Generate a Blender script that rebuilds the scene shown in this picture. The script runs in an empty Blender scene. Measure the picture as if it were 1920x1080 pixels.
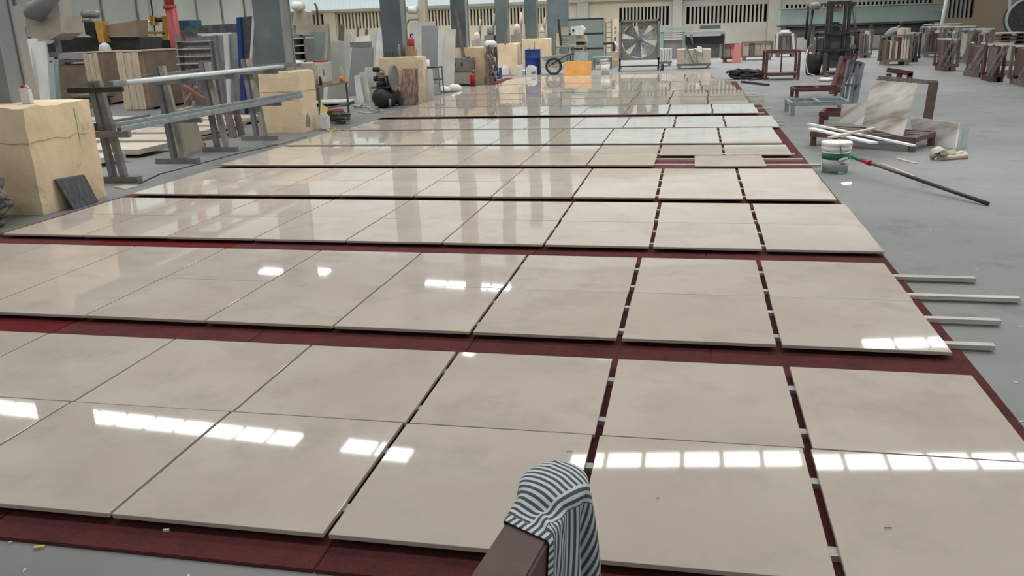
import bpy, bmesh, math, random
import numpy as np
from mathutils import Vector, Matrix

random.seed(7)
scn = bpy.context.scene
COL = scn.collection

# ------------------------------------------------------------------ camera, sky, exposure
CAM_H = 1.6116
F_PX = 1567.77
R_ = Vector((0.97848213, 0.20364069, -0.03321443))
U_ = Vector((-0.02914733, 0.29578379, 0.95481013))
B_ = Vector((0.20426248, -0.93329653, 0.29535474))
cd = bpy.data.cameras.new('camera')
cam = bpy.data.objects.new('camera', cd)
COL.objects.link(cam)
cam.matrix_world = Matrix(((R_.x, U_.x, B_.x, 0), (R_.y, U_.y, B_.y, 0), (R_.z, U_.z, B_.z, CAM_H), (0, 0, 0, 1)))
cd.sensor_width = 36
cd.lens = F_PX * 36 / 1920
cd.clip_end = 300
scn.camera = cam

world = bpy.data.worlds.new('overcast_sky')
scn.world = world
world.use_nodes = True
bg = world.node_tree.nodes['Background']
bg.inputs[0].default_value = (0.95, 0.98, 1.0, 1)
bg.inputs[1].default_value = 0.45

scn.view_settings.view_transform = 'Standard'
scn.view_settings.look = 'None'
scn.view_settings.exposure = 0.0
scn.view_settings.gamma = 1
scn.view_settings.use_curve_mapping = False
SKYLIGHT = 11.0
# fill lights added under each bay's roof, spread narrowed out of the slab reflections
for yb_, pw in ((-2.8, 190), (3.4, 400), (9.6, 740), (15.8, 270), (22.0, 700), (28.2, 1100), (34.4, 1050), (40.6, 1600), (46.8, 2400)):
    ld = bpy.data.lights.new('bay_fill_light', 'AREA')
    ld.shape = 'RECTANGLE'; ld.size = 36.0; ld.size_y = 1.2; ld.energy = pw; ld.spread = math.radians(124)
    ld.color = (1.0, 0.985, 0.96)
    lo_ = bpy.data.objects.new('bay_fill_light', ld); COL.objects.link(lo_); lo_.location = (-5.0, yb_, 6.4)

# survey helpers: a sight line of the photograph met with the floor, or with a wall-parallel plane at depth Y
def _ray(px, py):
    return R_ * ((px - 960) / F_PX) - U_ * ((py - 540) / F_PX) - B_
def at(px, py, Y):
    k = _ray(px, py)
    return Vector((0, 0, CAM_H)) + k * (Y / k.y)
def gr(px, py, z=0.0):
    k = _ray(px, py)
    return Vector((0, 0, CAM_H)) + k * ((z - CAM_H) / k.z)

# ------------------------------------------------------------------ materials
def mat(name, c, rough=0.7, metal=0.0, c2=None, scale=4.0, detail=5.0, lo=0.35, hi=0.65, bump=0.0, bscale=60.0,
        spec=0.5, rand=0.0, c3=None, s3=1.5, lo3=0.55, hi3=0.7, emit=None, alpha=None, trans=None, stretch=None):
    m = bpy.data.materials.new(name)
    m.use_nodes = True
    nt = m.node_tree
    N = nt.nodes
    L = nt.links.new
    b = N['Principled BSDF']
    b.inputs['Base Color'].default_value = (*c, 1)
    b.inputs['Roughness'].default_value = rough
    b.inputs['Metallic'].default_value = metal
    b.inputs['Specular IOR Level'].default_value = spec
    if trans is not None:
        b.inputs['Transmission Weight'].default_value = trans
    if alpha is not None:
        b.inputs['Alpha'].default_value = alpha
    if emit is not None:
        b.inputs['Emission Color'].default_value = (*emit[0], 1)
        b.inputs['Emission Strength'].default_value = emit[1]
    need = c2 is not None or bump > 0 or c3 is not None or rand > 0
    if not need:
        return m
    tc = N.new('ShaderNodeTexCoord')
    oi = N.new('ShaderNodeObjectInfo')
    mul = N.new('ShaderNodeMath'); mul.operation = 'MULTIPLY'; mul.inputs[1].default_value = 57.0
    L(oi.outputs['Random'], mul.inputs[0])
    mp = N.new('ShaderNodeMapping')
    L(tc.outputs['Object'], mp.inputs['Vector'])
    L(mul.outputs[0], mp.inputs['Location'])
    if stretch:
        mp.inputs['Scale'].default_value = stretch
    col = None
    if c2 is not None:
        n = N.new('ShaderNodeTexNoise'); n.inputs['Scale'].default_value = scale; n.inputs['Detail'].default_value = detail
        L(mp.outputs[0], n.inputs['Vector'])
        r = N.new('ShaderNodeValToRGB')
        r.color_ramp.elements[0].position = lo; r.color_ramp.elements[1].position = hi
        r.color_ramp.elements[0].color = (*c, 1); r.color_ramp.elements[1].color = (*c2, 1)
        L(n.outputs['Fac'], r.inputs[0])
        col = r.outputs[0]
    if c3 is not None:
        n3 = N.new('ShaderNodeTexNoise'); n3.inputs['Scale'].default_value = s3; n3.inputs['Detail'].default_value = 8
        n3.inputs['Roughness'].default_value = 0.65
        L(mp.outputs[0], n3.inputs['Vector'])
        r3 = N.new('ShaderNodeMapRange'); r3.inputs['From Min'].default_value = lo3; r3.inputs['From Max'].default_value = hi3
        L(n3.outputs['Fac'], r3.inputs['Value'])
        mx = N.new('ShaderNodeMix'); mx.data_type = 'RGBA'
        L(r3.outputs[0], mx.inputs['Factor'])
        if col: L(col, mx.inputs[6])
        else: mx.inputs[6].default_value = (*c, 1)
        mx.inputs[7].default_value = (*c3, 1)
        col = mx.outputs[2]
    if rand > 0:
        hs = N.new('ShaderNodeHueSaturation')
        mr = N.new('ShaderNodeMapRange'); mr.inputs['To Min'].default_value = 1 - rand; mr.inputs['To Max'].default_value = 1 + rand
        L(oi.outputs['Random'], mr.inputs['Value'])
        L(mr.outputs[0], hs.inputs['Value'])
        if col: L(col, hs.inputs['Color'])
        else: hs.inputs['Color'].default_value = (*c, 1)
        col = hs.outputs[0]
    if col: L(col, b.inputs['Base Color'])
    if bump > 0:
        nb = N.new('ShaderNodeTexNoise'); nb.inputs['Scale'].default_value = bscale; nb.inputs['Detail'].default_value = 4
        L(mp.outputs[0], nb.inputs['Vector'])
        bp = N.new('ShaderNodeBump'); bp.inputs['Strength'].default_value = bump; bp.inputs['Distance'].default_value = 0.01
        L(nb.outputs['Fac'], bp.inputs['Height'])
        L(bp.outputs[0], b.inputs['Normal'])
    return m

def S(r, g, b):   # display values 0-255 to linear
    f = lambda v: (v / 255 / 12.92) if v / 255 <= 0.04045 else ((v / 255 + 0.055) / 1.055) ** 2.4
    return (f(r), f(g), f(b))

M = {}
M['slab'] = mat('polished_cream_stone', S(184, 174, 162), 0.032, c2=S(193, 184, 172), scale=1.6, rand=0.025, c3=S(174, 165, 153), s3=3.0, lo3=0.5, hi3=0.75, spec=0.36)
M['slab_edge'] = M['slab']
M['mat_red'] = mat('red_carpet', S(92, 48, 49), 0.95, c2=S(120, 66, 65), scale=260, detail=3, c3=S(82, 52, 52), s3=9, lo3=0.45, hi3=0.75, bump=0.8, bscale=420, spec=0.15, rand=0.12)
M['mat_bright'] = mat('bright_red_carpet', S(122, 40, 40), 0.95, c2=S(104, 36, 38), scale=200, bump=0.8, bscale=420, spec=0.15)
M['floor'] = mat('worn_concrete', S(112, 115, 114), 0.5, c2=S(126, 128, 127), scale=0.9, detail=9, c3=S(82, 85, 84), s3=2.6, lo3=0.55, hi3=0.8, bump=0.25, bscale=14, spec=0.4)
M['batten'] = mat('pale_batten_wood', S(196, 192, 184), 0.7, c2=S(170, 166, 158), scale=14, stretch=(0.2, 4, 4), rand=0.1)
M['cream'] = mat('cream_paint', S(228, 208, 174), 0.8, c2=S(214, 192, 158), scale=2.2, c3=S(146, 136, 116), s3=3.5, lo3=0.62, hi3=0.8, bump=0.5, bscale=18)
M['cream_wall'] = mat('cream_wall_paint', S(200, 188, 162), 0.8, c2=S(184, 174, 152), scale=0.5)
M['tan_wall'] = mat('tan_wall_paint', S(176, 158, 130), 0.8, c2=S(164, 148, 122), scale=0.5)
M['pale_wall'] = mat('pale_concrete', S(178, 173, 164), 0.8, c2=S(162, 158, 150), scale=0.6)
M['sheet'] = mat('grey_sheet_wall', S(172, 175, 168), 0.6, c2=S(182, 184, 178), scale=0.35)
M['sheet_green'] = mat('green_grey_sheet', S(160, 178, 176), 0.55, c2=S(146, 164, 164), scale=0.5)
M['column'] = mat('shaded_column_steel', S(82, 94, 95), 0.55, c2=S(98, 108, 108), scale=1.6, c3=S(120, 124, 122), s3=2.2, lo3=0.58, hi3=0.8)  # front flanges: their shade put into a darker copy of the side steel
M['column_side'] = mat('pale_grey_steel', S(142, 146, 144), 0.6, c2=S(128, 132, 132), scale=2.0)  # on the columns, skylight on the sides put into a paler colour
M['dark'] = mat('slot_shade', S(24, 22, 22), 0.8)
M['black'] = mat('black_metal', S(34, 34, 36), 0.5, c2=S(52, 50, 48), scale=8)
M['rubber'] = mat('black_rubber', S(36, 37, 37), 0.8, c2=S(60, 60, 58), scale=6)
M['steel'] = mat('dull_steel', S(118, 118, 120), 0.5, 0.3, c2=S(138, 136, 134), scale=6)
M['galv'] = mat('galvanised_steel', S(134, 144, 146), 0.45, 0.35, c2=S(158, 166, 166), scale=9)
M['white_pipe'] = mat('white_pipe', S(206, 214, 216), 0.4)
M['white'] = mat('white_plastic', S(222, 222, 220), 0.5, c2=S(204, 204, 202), scale=5)
M['white_stone'] = mat('white_stone', S(214, 214, 210), 0.4, c2=S(196, 196, 192), scale=2.0, rand=0.06)
M['bay_slab'] = mat('beige_cut_stone', S(196, 186, 172), 0.6, c2=S(178, 168, 154), scale=1.6, rand=0.05)
M['beige_stone'] = mat('beige_stone', S(178, 168, 152), 0.55, c2=S(162, 152, 138), scale=2.0)
M['grey_stone'] = mat('grey_stone', S(116, 122, 122), 0.4, c2=S(130, 134, 132), scale=1.5, rand=0.05)
M['slate'] = mat('dark_slate', S(62, 66, 70), 0.7, c2=S(88, 92, 94), scale=9, bump=0.4, bscale=30, stretch=(1, 3, 1))
M['rope'] = mat('grey_rope', S(122, 116, 106), 0.95, c2=S(96, 92, 84), scale=40, bump=0.6, bscale=140)
M['brown'] = mat('brown_paint', S(86, 66, 62), 0.6, c2=S(100, 80, 74), scale=7, c3=S(120, 104, 98), s3=6, lo3=0.64, hi3=0.78, bump=0.15, bscale=90)
M['wood'] = mat('pale_timber', S(204, 190, 166), 0.8, c2=S(180, 164, 140), scale=5, stretch=(4, 4, 0.5), rand=0.05)
M['ply'] = mat('brown_board', S(140, 122, 102), 0.7, c2=S(122, 104, 88), scale=2.5, rand=0.08)
M['old_wood'] = mat('weathered_wood', S(122, 112, 104), 0.85, c2=S(100, 90, 84), scale=6, stretch=(4, 4, 0.6), rand=0.1)
M['rust_red'] = mat('red_oxide_steel', S(90, 48, 46), 0.6, c2=S(76, 42, 41), scale=6)
M['red'] = mat('red_paint', S(168, 60, 58), 0.5, c2=S(150, 70, 66), scale=3)
M['ext_red'] = mat('extinguisher_red', S(166, 30, 40), 0.35)
M['yellow'] = mat('machine_yellow', S(196, 148, 60), 0.5, c2=S(170, 126, 56), scale=5)
M['blue'] = mat('deep_blue', S(22, 48, 118), 0.45, c2=S(28, 56, 124), scale=3)
M['blue_grey'] = mat('blue_grey_frame', S(62, 70, 78), 0.5, 0.1, c2=S(82, 90, 96), scale=5)
M['teal_blue'] = mat('teal_blue', S(40, 84, 104), 0.5)
M['green_box'] = mat('pale_green_machine', S(142, 158, 151), 0.5, c2=S(132, 148, 142), scale=1.0)
M['grey_green'] = mat('grey_green_panel', S(140, 150, 148), 0.35, c2=S(140, 154, 150), scale=1.0)
M['green'] = mat('label_green', S(24, 110, 74), 0.45)
M['dkgreen'] = mat('dark_green', S(24, 84, 56), 0.5)
M['grey_paint'] = mat('grey_machine_paint', S(132, 130, 126), 0.55, c2=S(118, 116, 112), scale=3)
M['cab'] = mat('cabinet_off_white', S(198, 196, 186), 0.5, c2=S(182, 180, 172), scale=2.0)
M['dirty_cab'] = mat('dusty_cabinet', S(176, 166, 148), 0.7, c2=S(158, 148, 132), scale=3.0)
M['orange'] = mat('orange_board', S(206, 148, 70), 0.6, c2=S(190, 132, 60), scale=4)
M['orange_liq'] = mat('orange_liquid', S(226, 142, 50), 0.3)
M['clear'] = mat('clear_plastic', S(206, 214, 206), 0.15, trans=0.5)
M['drip'] = mat('brown_drips', S(122, 92, 84), 0.7, c2=S(170, 146, 130), scale=5, stretch=(5, 5, 0.35), lo=0.42, hi=0.6)
M['card'] = mat('white_paper', S(235, 235, 238), 0.6)
M['cardboard'] = mat('cardboard', S(166, 136, 108), 0.8)
M['driftwood'] = mat('offcut_wood', S(200, 168, 110), 0.8)
M['cable'] = mat('pale_cable', S(190, 184, 168), 0.6)
M['brace_wood'] = mat('reddish_timber', S(142, 96, 82), 0.8, c2=S(124, 84, 72), scale=6)
M['pale_post'] = mat('pale_weathered_wood', S(168, 163, 154), 0.8, c2=S(142, 137, 128), scale=7, stretch=(4, 4, 0.6))
M['pink'] = mat('faded_pink', S(192, 120, 112), 0.7)
M['mauve'] = mat('mauve_stone', S(168, 156, 160), 0.5, rand=0.05)
M['glass'] = mat('greenish_glass', S(190, 206, 200), 0.08, trans=0.6)
M['roof'] = mat('roof_sheet', S(188, 191, 190), 0.8)
M['sky_pane'] = mat('daylit_pane', (0.8, 0.8, 0.8), 0.5, emit=((0.98, 0.99, 1.0), SKYLIGHT))
M['day_sheet'] = mat('translucent_sheet', S(170, 186, 184), 0.5, emit=((0.88, 0.97, 1.0), 0.42))
M['glow_roof'] = mat('glowing_roof', S(190, 196, 194), 0.6, emit=((1.0, 0.99, 0.96), 0.3))  # glow added to the unseen far roof to brighten the far bays
M['skin'] = mat('skin', S(150, 110, 88), 0.6)
M['hair'] = mat('black_hair', S(26, 24, 24), 0.6)
M['shirt'] = mat('grey_shirt', S(132, 134, 134), 0.85)
M['trouser'] = mat('dark_trousers', S(56, 54, 58), 0.85)
M['fork_grey'] = mat('forklift_grey', S(70, 76, 76), 0.55, c2=S(96, 100, 96), scale=4)
M['bright_white'] = mat('tin_white', S(232, 236, 234), 0.4)

def veined():
    m = bpy.data.materials.new('veined_marble'); m.use_nodes = True
    nt = m.node_tree; N = nt.nodes; L = nt.links.new; b = N['Principled BSDF']
    tc = N.new('ShaderNodeTexCoord'); mp = N.new('ShaderNodeMapping')
    m0 = N.new('ShaderNodeMapping'); m0.inputs['Rotation'].default_value = (0, math.radians(42), 0)
    mp.inputs['Scale'].default_value = (0.5, 0.5, 4.6)
    L(tc.outputs['Object'], m0.inputs['Vector']); L(m0.outputs[0], mp.inputs['Vector'])
    n = N.new('ShaderNodeTexNoise'); n.inputs['Scale'].default_value = 2.0; n.inputs['Detail'].default_value = 6
    L(mp.outputs[0], n.inputs['Vector'])
    r = N.new('ShaderNodeValToRGB')
    e = r.color_ramp.elements
    e[0].position = 0.36; e[0].color = (*S(136, 126, 116), 1)
    e[1].position = 0.6; e[1].color = (*S(212, 210, 204), 1)
    k = e.new(0.45); k.color = (*S(178, 172, 164), 1)
    L(n.outputs['Fac'], r.inputs[0]); L(r.outputs[0], b.inputs['Base Color'])
    b.inputs['Roughness'].default_value = 0.3
    return m
M['marble'] = veined()

def striped():
    m = bpy.data.materials.new('striped_cotton'); m.use_nodes = True
    nt = m.node_tree; N = nt.nodes; L = nt.links.new; b = N['Principled BSDF']
    uv = N.new('ShaderNodeUVMap'); uv.uv_map = 'UVMap'
    sx = N.new('ShaderNodeSeparateXYZ'); L(uv.outputs[0], sx.inputs[0])
    ml = N.new('ShaderNodeMath'); ml.operation = 'MULTIPLY'; ml.inputs[1].default_value = 2 * math.pi / 0.0165
    L(sx.outputs[1], ml.inputs[0])
    sn = N.new('ShaderNodeMath'); sn.operation = 'SINE'; L(ml.outputs[0], sn.inputs[0])
    r = N.new('ShaderNodeValToRGB'); e = r.color_ramp.elements
    mr = N.new('ShaderNodeMapRange'); mr.inputs['From Min'].default_value = -1; L(sn.outputs[0], mr.inputs['Value'])
    e[0].position = 0.4; e[0].color = (*S(84, 92, 94), 1)
    e[1].position = 0.6; e[1].color = (*S(206, 214, 216), 1)
    L(mr.outputs[0], r.inputs[0]); L(r.outputs[0], b.inputs['Base Color'])
    b.inputs['Roughness'].default_value = 0.9
    b.inputs['Specular IOR Level'].default_value = 0.2
    return m
M['stripes'] = striped()

# ------------------------------------------------------------------ mesh building
class MB:
    def __init__(self):
        self.v = []; self.f = []; self.smooth = []
    def add(self, vs, fs, sm=False):
        o = len(self.v)
        self.v += [tuple(p) for p in vs]
        self.f += [tuple(i + o for i in q) for q in fs]
        self.smooth += [sm] * len(fs)
        return self
    def box(self, x0, x1, y0, y1, z0, z1):
        vs = [(x0, y0, z0), (x1, y0, z0), (x1, y1, z0), (x0, y1, z0), (x0, y0, z1), (x1, y0, z1), (x1, y1, z1), (x0, y1, z1)]
        return self.add(vs, [(3, 2, 1, 0), (4, 5, 6, 7), (0, 1, 5, 4), (1, 2, 6, 5), (2, 3, 7, 6), (3, 0, 4, 7)])
    def obox(self, c, ax, ay, az):      # centre and three half-axis vectors
        c, ax, ay, az = map(Vector, (c, ax, ay, az))
        vs = [c + sx * ax + sy * ay + sz * az for sz in (-1, 1) for sx, sy in ((-1, -1), (1, -1), (1, 1), (-1, 1))]
        return self.add(vs, [(3, 2, 1, 0), (4, 5, 6, 7), (0, 1, 5, 4), (1, 2, 6, 5), (2, 3, 7, 6), (3, 0, 4, 7)])
    def bar(self, p0, p1, w, h, up=(0, 0, 1)):
        p0 = Vector(p0); p1 = Vector(p1); d = p1 - p0
        u = Vector(up); s = d.cross(u)
        if s.length < 1e-5: s = d.cross(Vector((1, 0, 0)))
        s.normalize(); u = s.cross(d).normalized()
        return self.obox((p0 + p1) / 2, d / 2, s * (w / 2), u * (h / 2))
    def tube(self, p0, p1, r, n=10, r1=None, caps=True):
        return self.path([p0, p1], [r, r if r1 is None else r1], n, caps)
    def path(self, pts, r, n=8, caps=True):
        pts = [Vector(p) for p in pts]
        rs = r if isinstance(r, (list, tuple)) else [r] * len(pts)
        vs = []; fs = []; prev = None
        for i, p in enumerate(pts):
            d = (pts[min(i + 1, len(pts) - 1)] - pts[max(i - 1, 0)])
            d.normalize()
            if prev is None:
                a = Vector((0, 0, 1)) if abs(d.z) < 0.9 else Vector((1, 0, 0))
                s = d.cross(a).normalized()
            else:
                s = (prev - d * prev.dot(d)).normalized()
            prev = s
            t = d.cross(s)
            for k in range(n):
                an = 2 * math.pi * k / n
                vs.append(p + (s * math.cos(an) + t * math.sin(an)) * rs[i])
        for i in range(len(pts) - 1):
            for k in range(n):
                a = i * n + k; b = i * n + (k + 1) % n
                fs.append((a, b, b + n, a + n))
        self.add(vs, fs, True)
        if caps:
            o = len(self.v) - len(vs)
            self.f.append(tuple(o + k for k in reversed(range(n)))); self.smooth.append(False)
            e = o + (len(pts) - 1) * n
            self.f.append(tuple(e + k for k in range(n))); self.smooth.append(False)
        return self
    def lathe(self, c, prof, n=20, axis='z'):
        c = Vector(c); vs = []; fs = []
        for (r, h) in prof:
            for k in range(n):
                a = 2 * math.pi * k / n
                if axis == 'z': vs.append(c + Vector((r * math.cos(a), r * math.sin(a), h)))
                elif axis == 'y': vs.append(c + Vector((r * math.cos(a), h, -r * math.sin(a))))
                else: vs.append(c + Vector((h, r * math.cos(a), r * math.sin(a))))
        m = len(prof)
        for i in range(m - 1):
            for k in range(n):
                a = i * n + k; b = i * n + (k + 1) % n
                fs.append((a, b, b + n, a + n))
        self.add(vs, fs, True)
        o = len(self.v) - len(vs)
        if prof[0][0] > 1e-4: self.f.append(tuple(o + k for k in reversed(range(n)))); self.smooth.append(False)
        if prof[-1][0] > 1e-4: self.f.append(tuple(o + (m - 1) * n + k for k in range(n))); self.smooth.append(False)
        return self
    def plate(self, corners, t, side=None):    # polygon of 3-D corners thickened by vector or along its normal
        cs = [Vector(p) for p in corners]
        nrm = (cs[1] - cs[0]).cross(cs[-1] - cs[0]).normalized() * t if side is None else Vector(side)
        k = len(cs)
        vs = cs + [p + nrm for p in cs]
        fs = [tuple(reversed(range(k))), tuple(range(k, 2 * k))] + [(i, (i + 1) % k, (i + 1) % k + k, i + k) for i in range(k)]
        return self.add(vs, fs)
    def ring(self, c, R, r, axis='y', n=28, m=6):
        c = Vector(c); pts = []
        for k in range(n + 1):
            a = 2 * math.pi * k / n
            if axis == 'y': pts.append(c + Vector((R * math.cos(a), 0, R * math.sin(a))))
            elif axis == 'z': pts.append(c + Vector((R * math.cos(a), R * math.sin(a), 0)))
            else: pts.append(c + Vector((0, R * math.cos(a), R * math.sin(a))))
        return self.path(pts, r, m, False)
    def build(self, name, m, parent=None, bevel=0.0):
        org = Vector(parent['_o']) if parent is not None else None
        if parent is None:
            xs = np.array(self.v)
            org = Vector(((xs[:, 0].min() + xs[:, 0].max()) / 2, (xs[:, 1].min() + xs[:, 1].max()) / 2, xs[:, 2].min()))
        me = bpy.data.meshes.new(name)
        me.from_pydata([tuple(Vector(p) - org) for p in self.v], [], self.f)
        me.polygons.foreach_set('use_smooth', self.smooth)
        me.update()
        bm = bmesh.new(); bm.from_mesh(me)
        bmesh.ops.recalc_face_normals(bm, faces=bm.faces)
        if bevel > 0:
            es = [e for e in bm.edges if len(e.link_faces) == 2 and e.calc_face_angle(0) > 0.6]
            bmesh.ops.bevel(bm, geom=es, offset=bevel, segments=2, affect='EDGES', clamp_overlap=True)
        bm.to_mesh(me); bm.free()
        me.materials.append(M[m] if isinstance(m, str) else m)
        o = bpy.data.objects.new(name, me)
        COL.objects.link(o)
        if parent is not None:
            o.parent = parent
            o['_o'] = tuple(org)
        else:
            o.location = org
            o['_o'] = tuple(org)
        return o

def tag(o, label, cat, group=None, kind=None):
    o['label'] = label; o['category'] = cat
    if group: o['group'] = group
    if kind: o['kind'] = kind
    return o
def thing(name, label, cat, loc, group=None):
    o = bpy.data.objects.new(name, None)
    o.empty_display_size = 0.1
    COL.objects.link(o)
    o.location = loc
    o['_o'] = tuple(loc)
    return tag(o, label, cat, group)
def struct(o, label=None):
    o['kind'] = 'structure'
    if label: o['label'] = label
    return o
ORD = ['first', 'second', 'third', 'fourth', 'fifth', 'sixth', 'seventh', 'eighth', 'ninth', 'tenth', 'eleventh', 'twelfth', 'thirteenth', 'fourteenth', 'fifteenth', 'sixteenth']

# ------------------------------------------------------------------ the hall
struct(MB().box(-34, 26, -10, 60, -0.2, 0).build('floor', 'floor'), 'worn grey concrete floor of the hall')

RIDGE_X, RIDGE_Z, SL, SR = -4.5, 7.5, 0.045, 0.085
def roof_z(x):
    return RIDGE_Z - (RIDGE_X - x) * SL if x < RIDGE_X else RIDGE_Z - (x - RIDGE_X) * SR
for nm, xa, xb in (('ceiling', -27, RIDGE_X), ('ceiling', RIDGE_X, 17)):
    za, zb = roof_z(xa) + 0.03, roof_z(xb) + 0.03
    struct(MB().plate([(xa, -9, za), (xb, -9, zb), (xb, 31, zb), (xa, 31, za)], 0.1, (0, 0, 0.12)).build(nm, 'roof'), 'sheet roof slope over the near bays')
    struct(MB().plate([(xa, 31, za), (xb, 31, zb), (xb, 53, zb), (xa, 53, za)], 0.1, (0, 0, 0.12)).build(nm, 'glow_roof'), 'roof slope over the far bays with an added glow')
wn = 1
# which stretches of each bay's roof light carry daylit panes
LIT = {1: ((-6.35, -5.95), (-2.45, -2.0), (4.6, 15.0)), 2: ((-16.0, -13.2), (-9.5, -6.2))}
for k in range(-1, 3):
    yc = 15.8 + 6.2 * k
    for xa, xb in LIT.get(k, ((-24.0, -8.5), (-7.5, -5.9), (-2.4, 15.0))):
        mb = MB()
        n = max(1, int(round((xb - xa) / 0.78)))
        w = (xb - xa) / n
        for i in range(n):
            x0 = xa + i * w + 0.05; x1 = xa + (i + 1) * w - 0.05
            mb.plate([(x0, yc - 0.28, roof_z(x0)), (x1, yc - 0.28, roof_z(x1)), (x1, yc + 0.28, roof_z(x1)), (x0, yc + 0.28, roof_z(x0))], 0.02, (0, 0, 0.02))
        struct(mb.build('window_%d' % wn, 'sky_pane'), 'roof light strip of daylit panes'); wn += 1

# end wall with rows of ventilation slots
WY = 52.0
groups = [  # px left, px right, z0, z1, slots
    (562, 606, 1.97, 2.9, 6), (632, 716, 1.97, 2.93, 13), (796, 850, 1.97, 2.9, 9), (874, 1000, 1.9, 2.85, 20), (1006, 1040, 1.9, 2.8, 6),
    (1161, 1254, 1.55, 2.62, 14), (1287, 1438, 1.56, 2.52, 20), (1472, 1745, 1.5, 2.42, 34), (1768, 1824, 1.4, 2.75, 7)]
ZONES = [(-27.0, -1.9, MB()), (-1.9, 12.9, MB()), (12.9, 24.0, MB())]
class _W:
    def box(self, x0, x1, *r):
        for za, zb, mb in ZONES:
            a, b = max(x0, za), min(x1, zb)
            if b - a > 1e-3: mb.box(a, b, *r)
wall = _W()
wall.box(-27, 24, WY, WY + 0.25, 0, 1.3)
wall.box(-27, 24, WY, WY + 0.25, 2.95, 3.1)
wall.box(-27, 24, WY + 0.05, WY + 0.25, 3.1, 7.6)
edges = []
for a, b, z0, z1, n in groups:
    xa = at(a, 30, WY).x; xb = at(b, 30, WY).x
    edges.append((xa, xb, z0, z1, n))
    wall.box(xa, xb, WY, WY + 0.25, 1.3, z0); wall.box(xa, xb, WY, WY + 0.25, z1, 2.95)
prev = -27
for xa, xb, z0, z1, n in edges:
    wall.box(prev, xa, WY, WY + 0.25, 1.3, 2.95); prev = xb
wall.box(prev, 24, WY, WY + 0.25, 1.3, 2.95)
wb = struct(ZONES[0][2].build('wall_back', 'cream_wall'), 'cream end wall with rows of ventilation slots')
struct(ZONES[1][2].build('wall_back_centre', 'pale_wall'), 'pale grey stretch of the slotted end wall')
struct(ZONES[2][2].build('wall_back_right', 'tan_wall'), 'tan stretch of the end wall at far right')
struct(MB().box(-27, 24, WY + 0.9, WY + 1.0, 0, 3.2).build('slot_shade_backing', 'dark'), 'dark backing put behind the slotted end wall for the shade')  # dark sheet painting the shade behind the slots
def part(mb, name, m, parent, bevel=0.0):
    # parts of a wall whose origin is the wall's own
    return mb.build(name, m, parent, bevel)
for gi, (xa, xb, z0, z1, n) in enumerate(edges):
    p = (xb - xa) / n
    for i in range(n - 1):
        xc = xa + (i + 1) * p
        MB().box(xc - p * 0.24, xc + p * 0.24, WY + 0.01, WY + 0.2, z0, z1).build('slot_bar', 'cream_wall' if gi < 5 else 'pale_wall', wb)
for a, b, m in ((608, 630, 'cream_wall'), (1083, 1104, 'pale_wall'), (1261, 1279, 'pale_wall'), (1440, 1462, 'pale_wall')):
    MB().box(at(a, 30, WY).x, at(b, 30, WY).x, WY - 0.18, WY, 0, 3.0).build('pilaster', m, wb)
MB().box(-26.5, 18, WY - 0.22, WY, 3.0, 3.14).build('ledge', 'pale_wall', wb)
x = -26.0
while x < 16:
    mb = MB().box(x, x + 1.0, WY - 0.06, WY + 0.04, 3.16, 5.6)
    for j in range(4):
        mb.box(x + 0.06 + j * 0.25, x + 0.14 + j * 0.25, WY - 0.1, WY - 0.06, 3.16, 5.6)
    mb.build('sheet_panel', 'day_sheet', wb); x += 1.03

# left side wall of grey sheets
WX = -26.0
wl = struct(MB().box(WX - 0.2, WX - 0.05, 8, WY, 0, 6.6).build('wall_left', 'sheet'), 'grey sheet side wall of the left bay')
y = 12.0
while y < WY - 2:
    MB().box(WX - 0.06, WX, y, y + 2.42, 0.3, 6.5).build('wall_panel', 'sheet', wl)
    MB().box(WX - 0.02, WX + 0.08, y + 2.43, y + 2.53, 0, 6.5).build('seam_post', 'steel' if int(y) % 2 else 'column_side', wl)
    y += 2.55
for yy, m in ((20.2, 'black'), (28.6, 'black'), (38.4, 'black')):
    MB().path([(WX + 0.1, yy, 6.3), (WX + 0.12, yy + 0.1, 4), (WX + 0.1, yy, 0.4)], 0.035, 6).build('cable_drop', m, wl)

y = 12.0
while y < WY - 2:
    MB().box(WX, WX + 0.03, y + 0.1, y + 2.3, 4.2, 6.2).build('added_glow_panel', 'day_sheet', wl); y += 2.55  # glow added high on the wall, out of view, to light the hall

# column bases and columns
def rough_block(x0, x1, y0, y1, z1, seed, amp=0.012):
    rs = np.random.RandomState(seed)
    bm = bmesh.new()
    bmesh.ops.create_cube(bm, size=1)
    bmesh.ops.subdivide_edges(bm, edges=bm.edges[:], cuts=9, use_grid_fill=True)
    vs = []
    for v in bm.verts:
        c = v.co
        nedge = sum(abs(abs(t) - 0.5) < 1e-4 for t in c)
        k = amp * (2.6 if nedge >= 2 else 0.5)
        j = rs.uniform(-1, 1, 3) * k
        px = x0 + (c.x + 0.5) * (x1 - x0); py = y0 + (c.y + 0.5) * (y1 - y0); pz = (c.z + 0.5) * z1
        if nedge >= 2:
            mx = (x0 + x1) / 2; my = (y0 + y1) / 2
            px += (mx - px) * abs(j[0]); py += (my - py) * abs(j[1])
            if c.z > 0.49: pz -= abs(j[2])
        else:
            px += j[0] * 0.4; py += j[1] * 0.4
        if c.z < -0.49: pz = 0
        v.co = (px, py, pz)
    mb = MB()
    bm.verts.index_update()
    mb.add([v.co.copy() for v in bm.verts], [[v.index for v in f.verts] for f in bm.faces])
    bm.free()
    return mb
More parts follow.
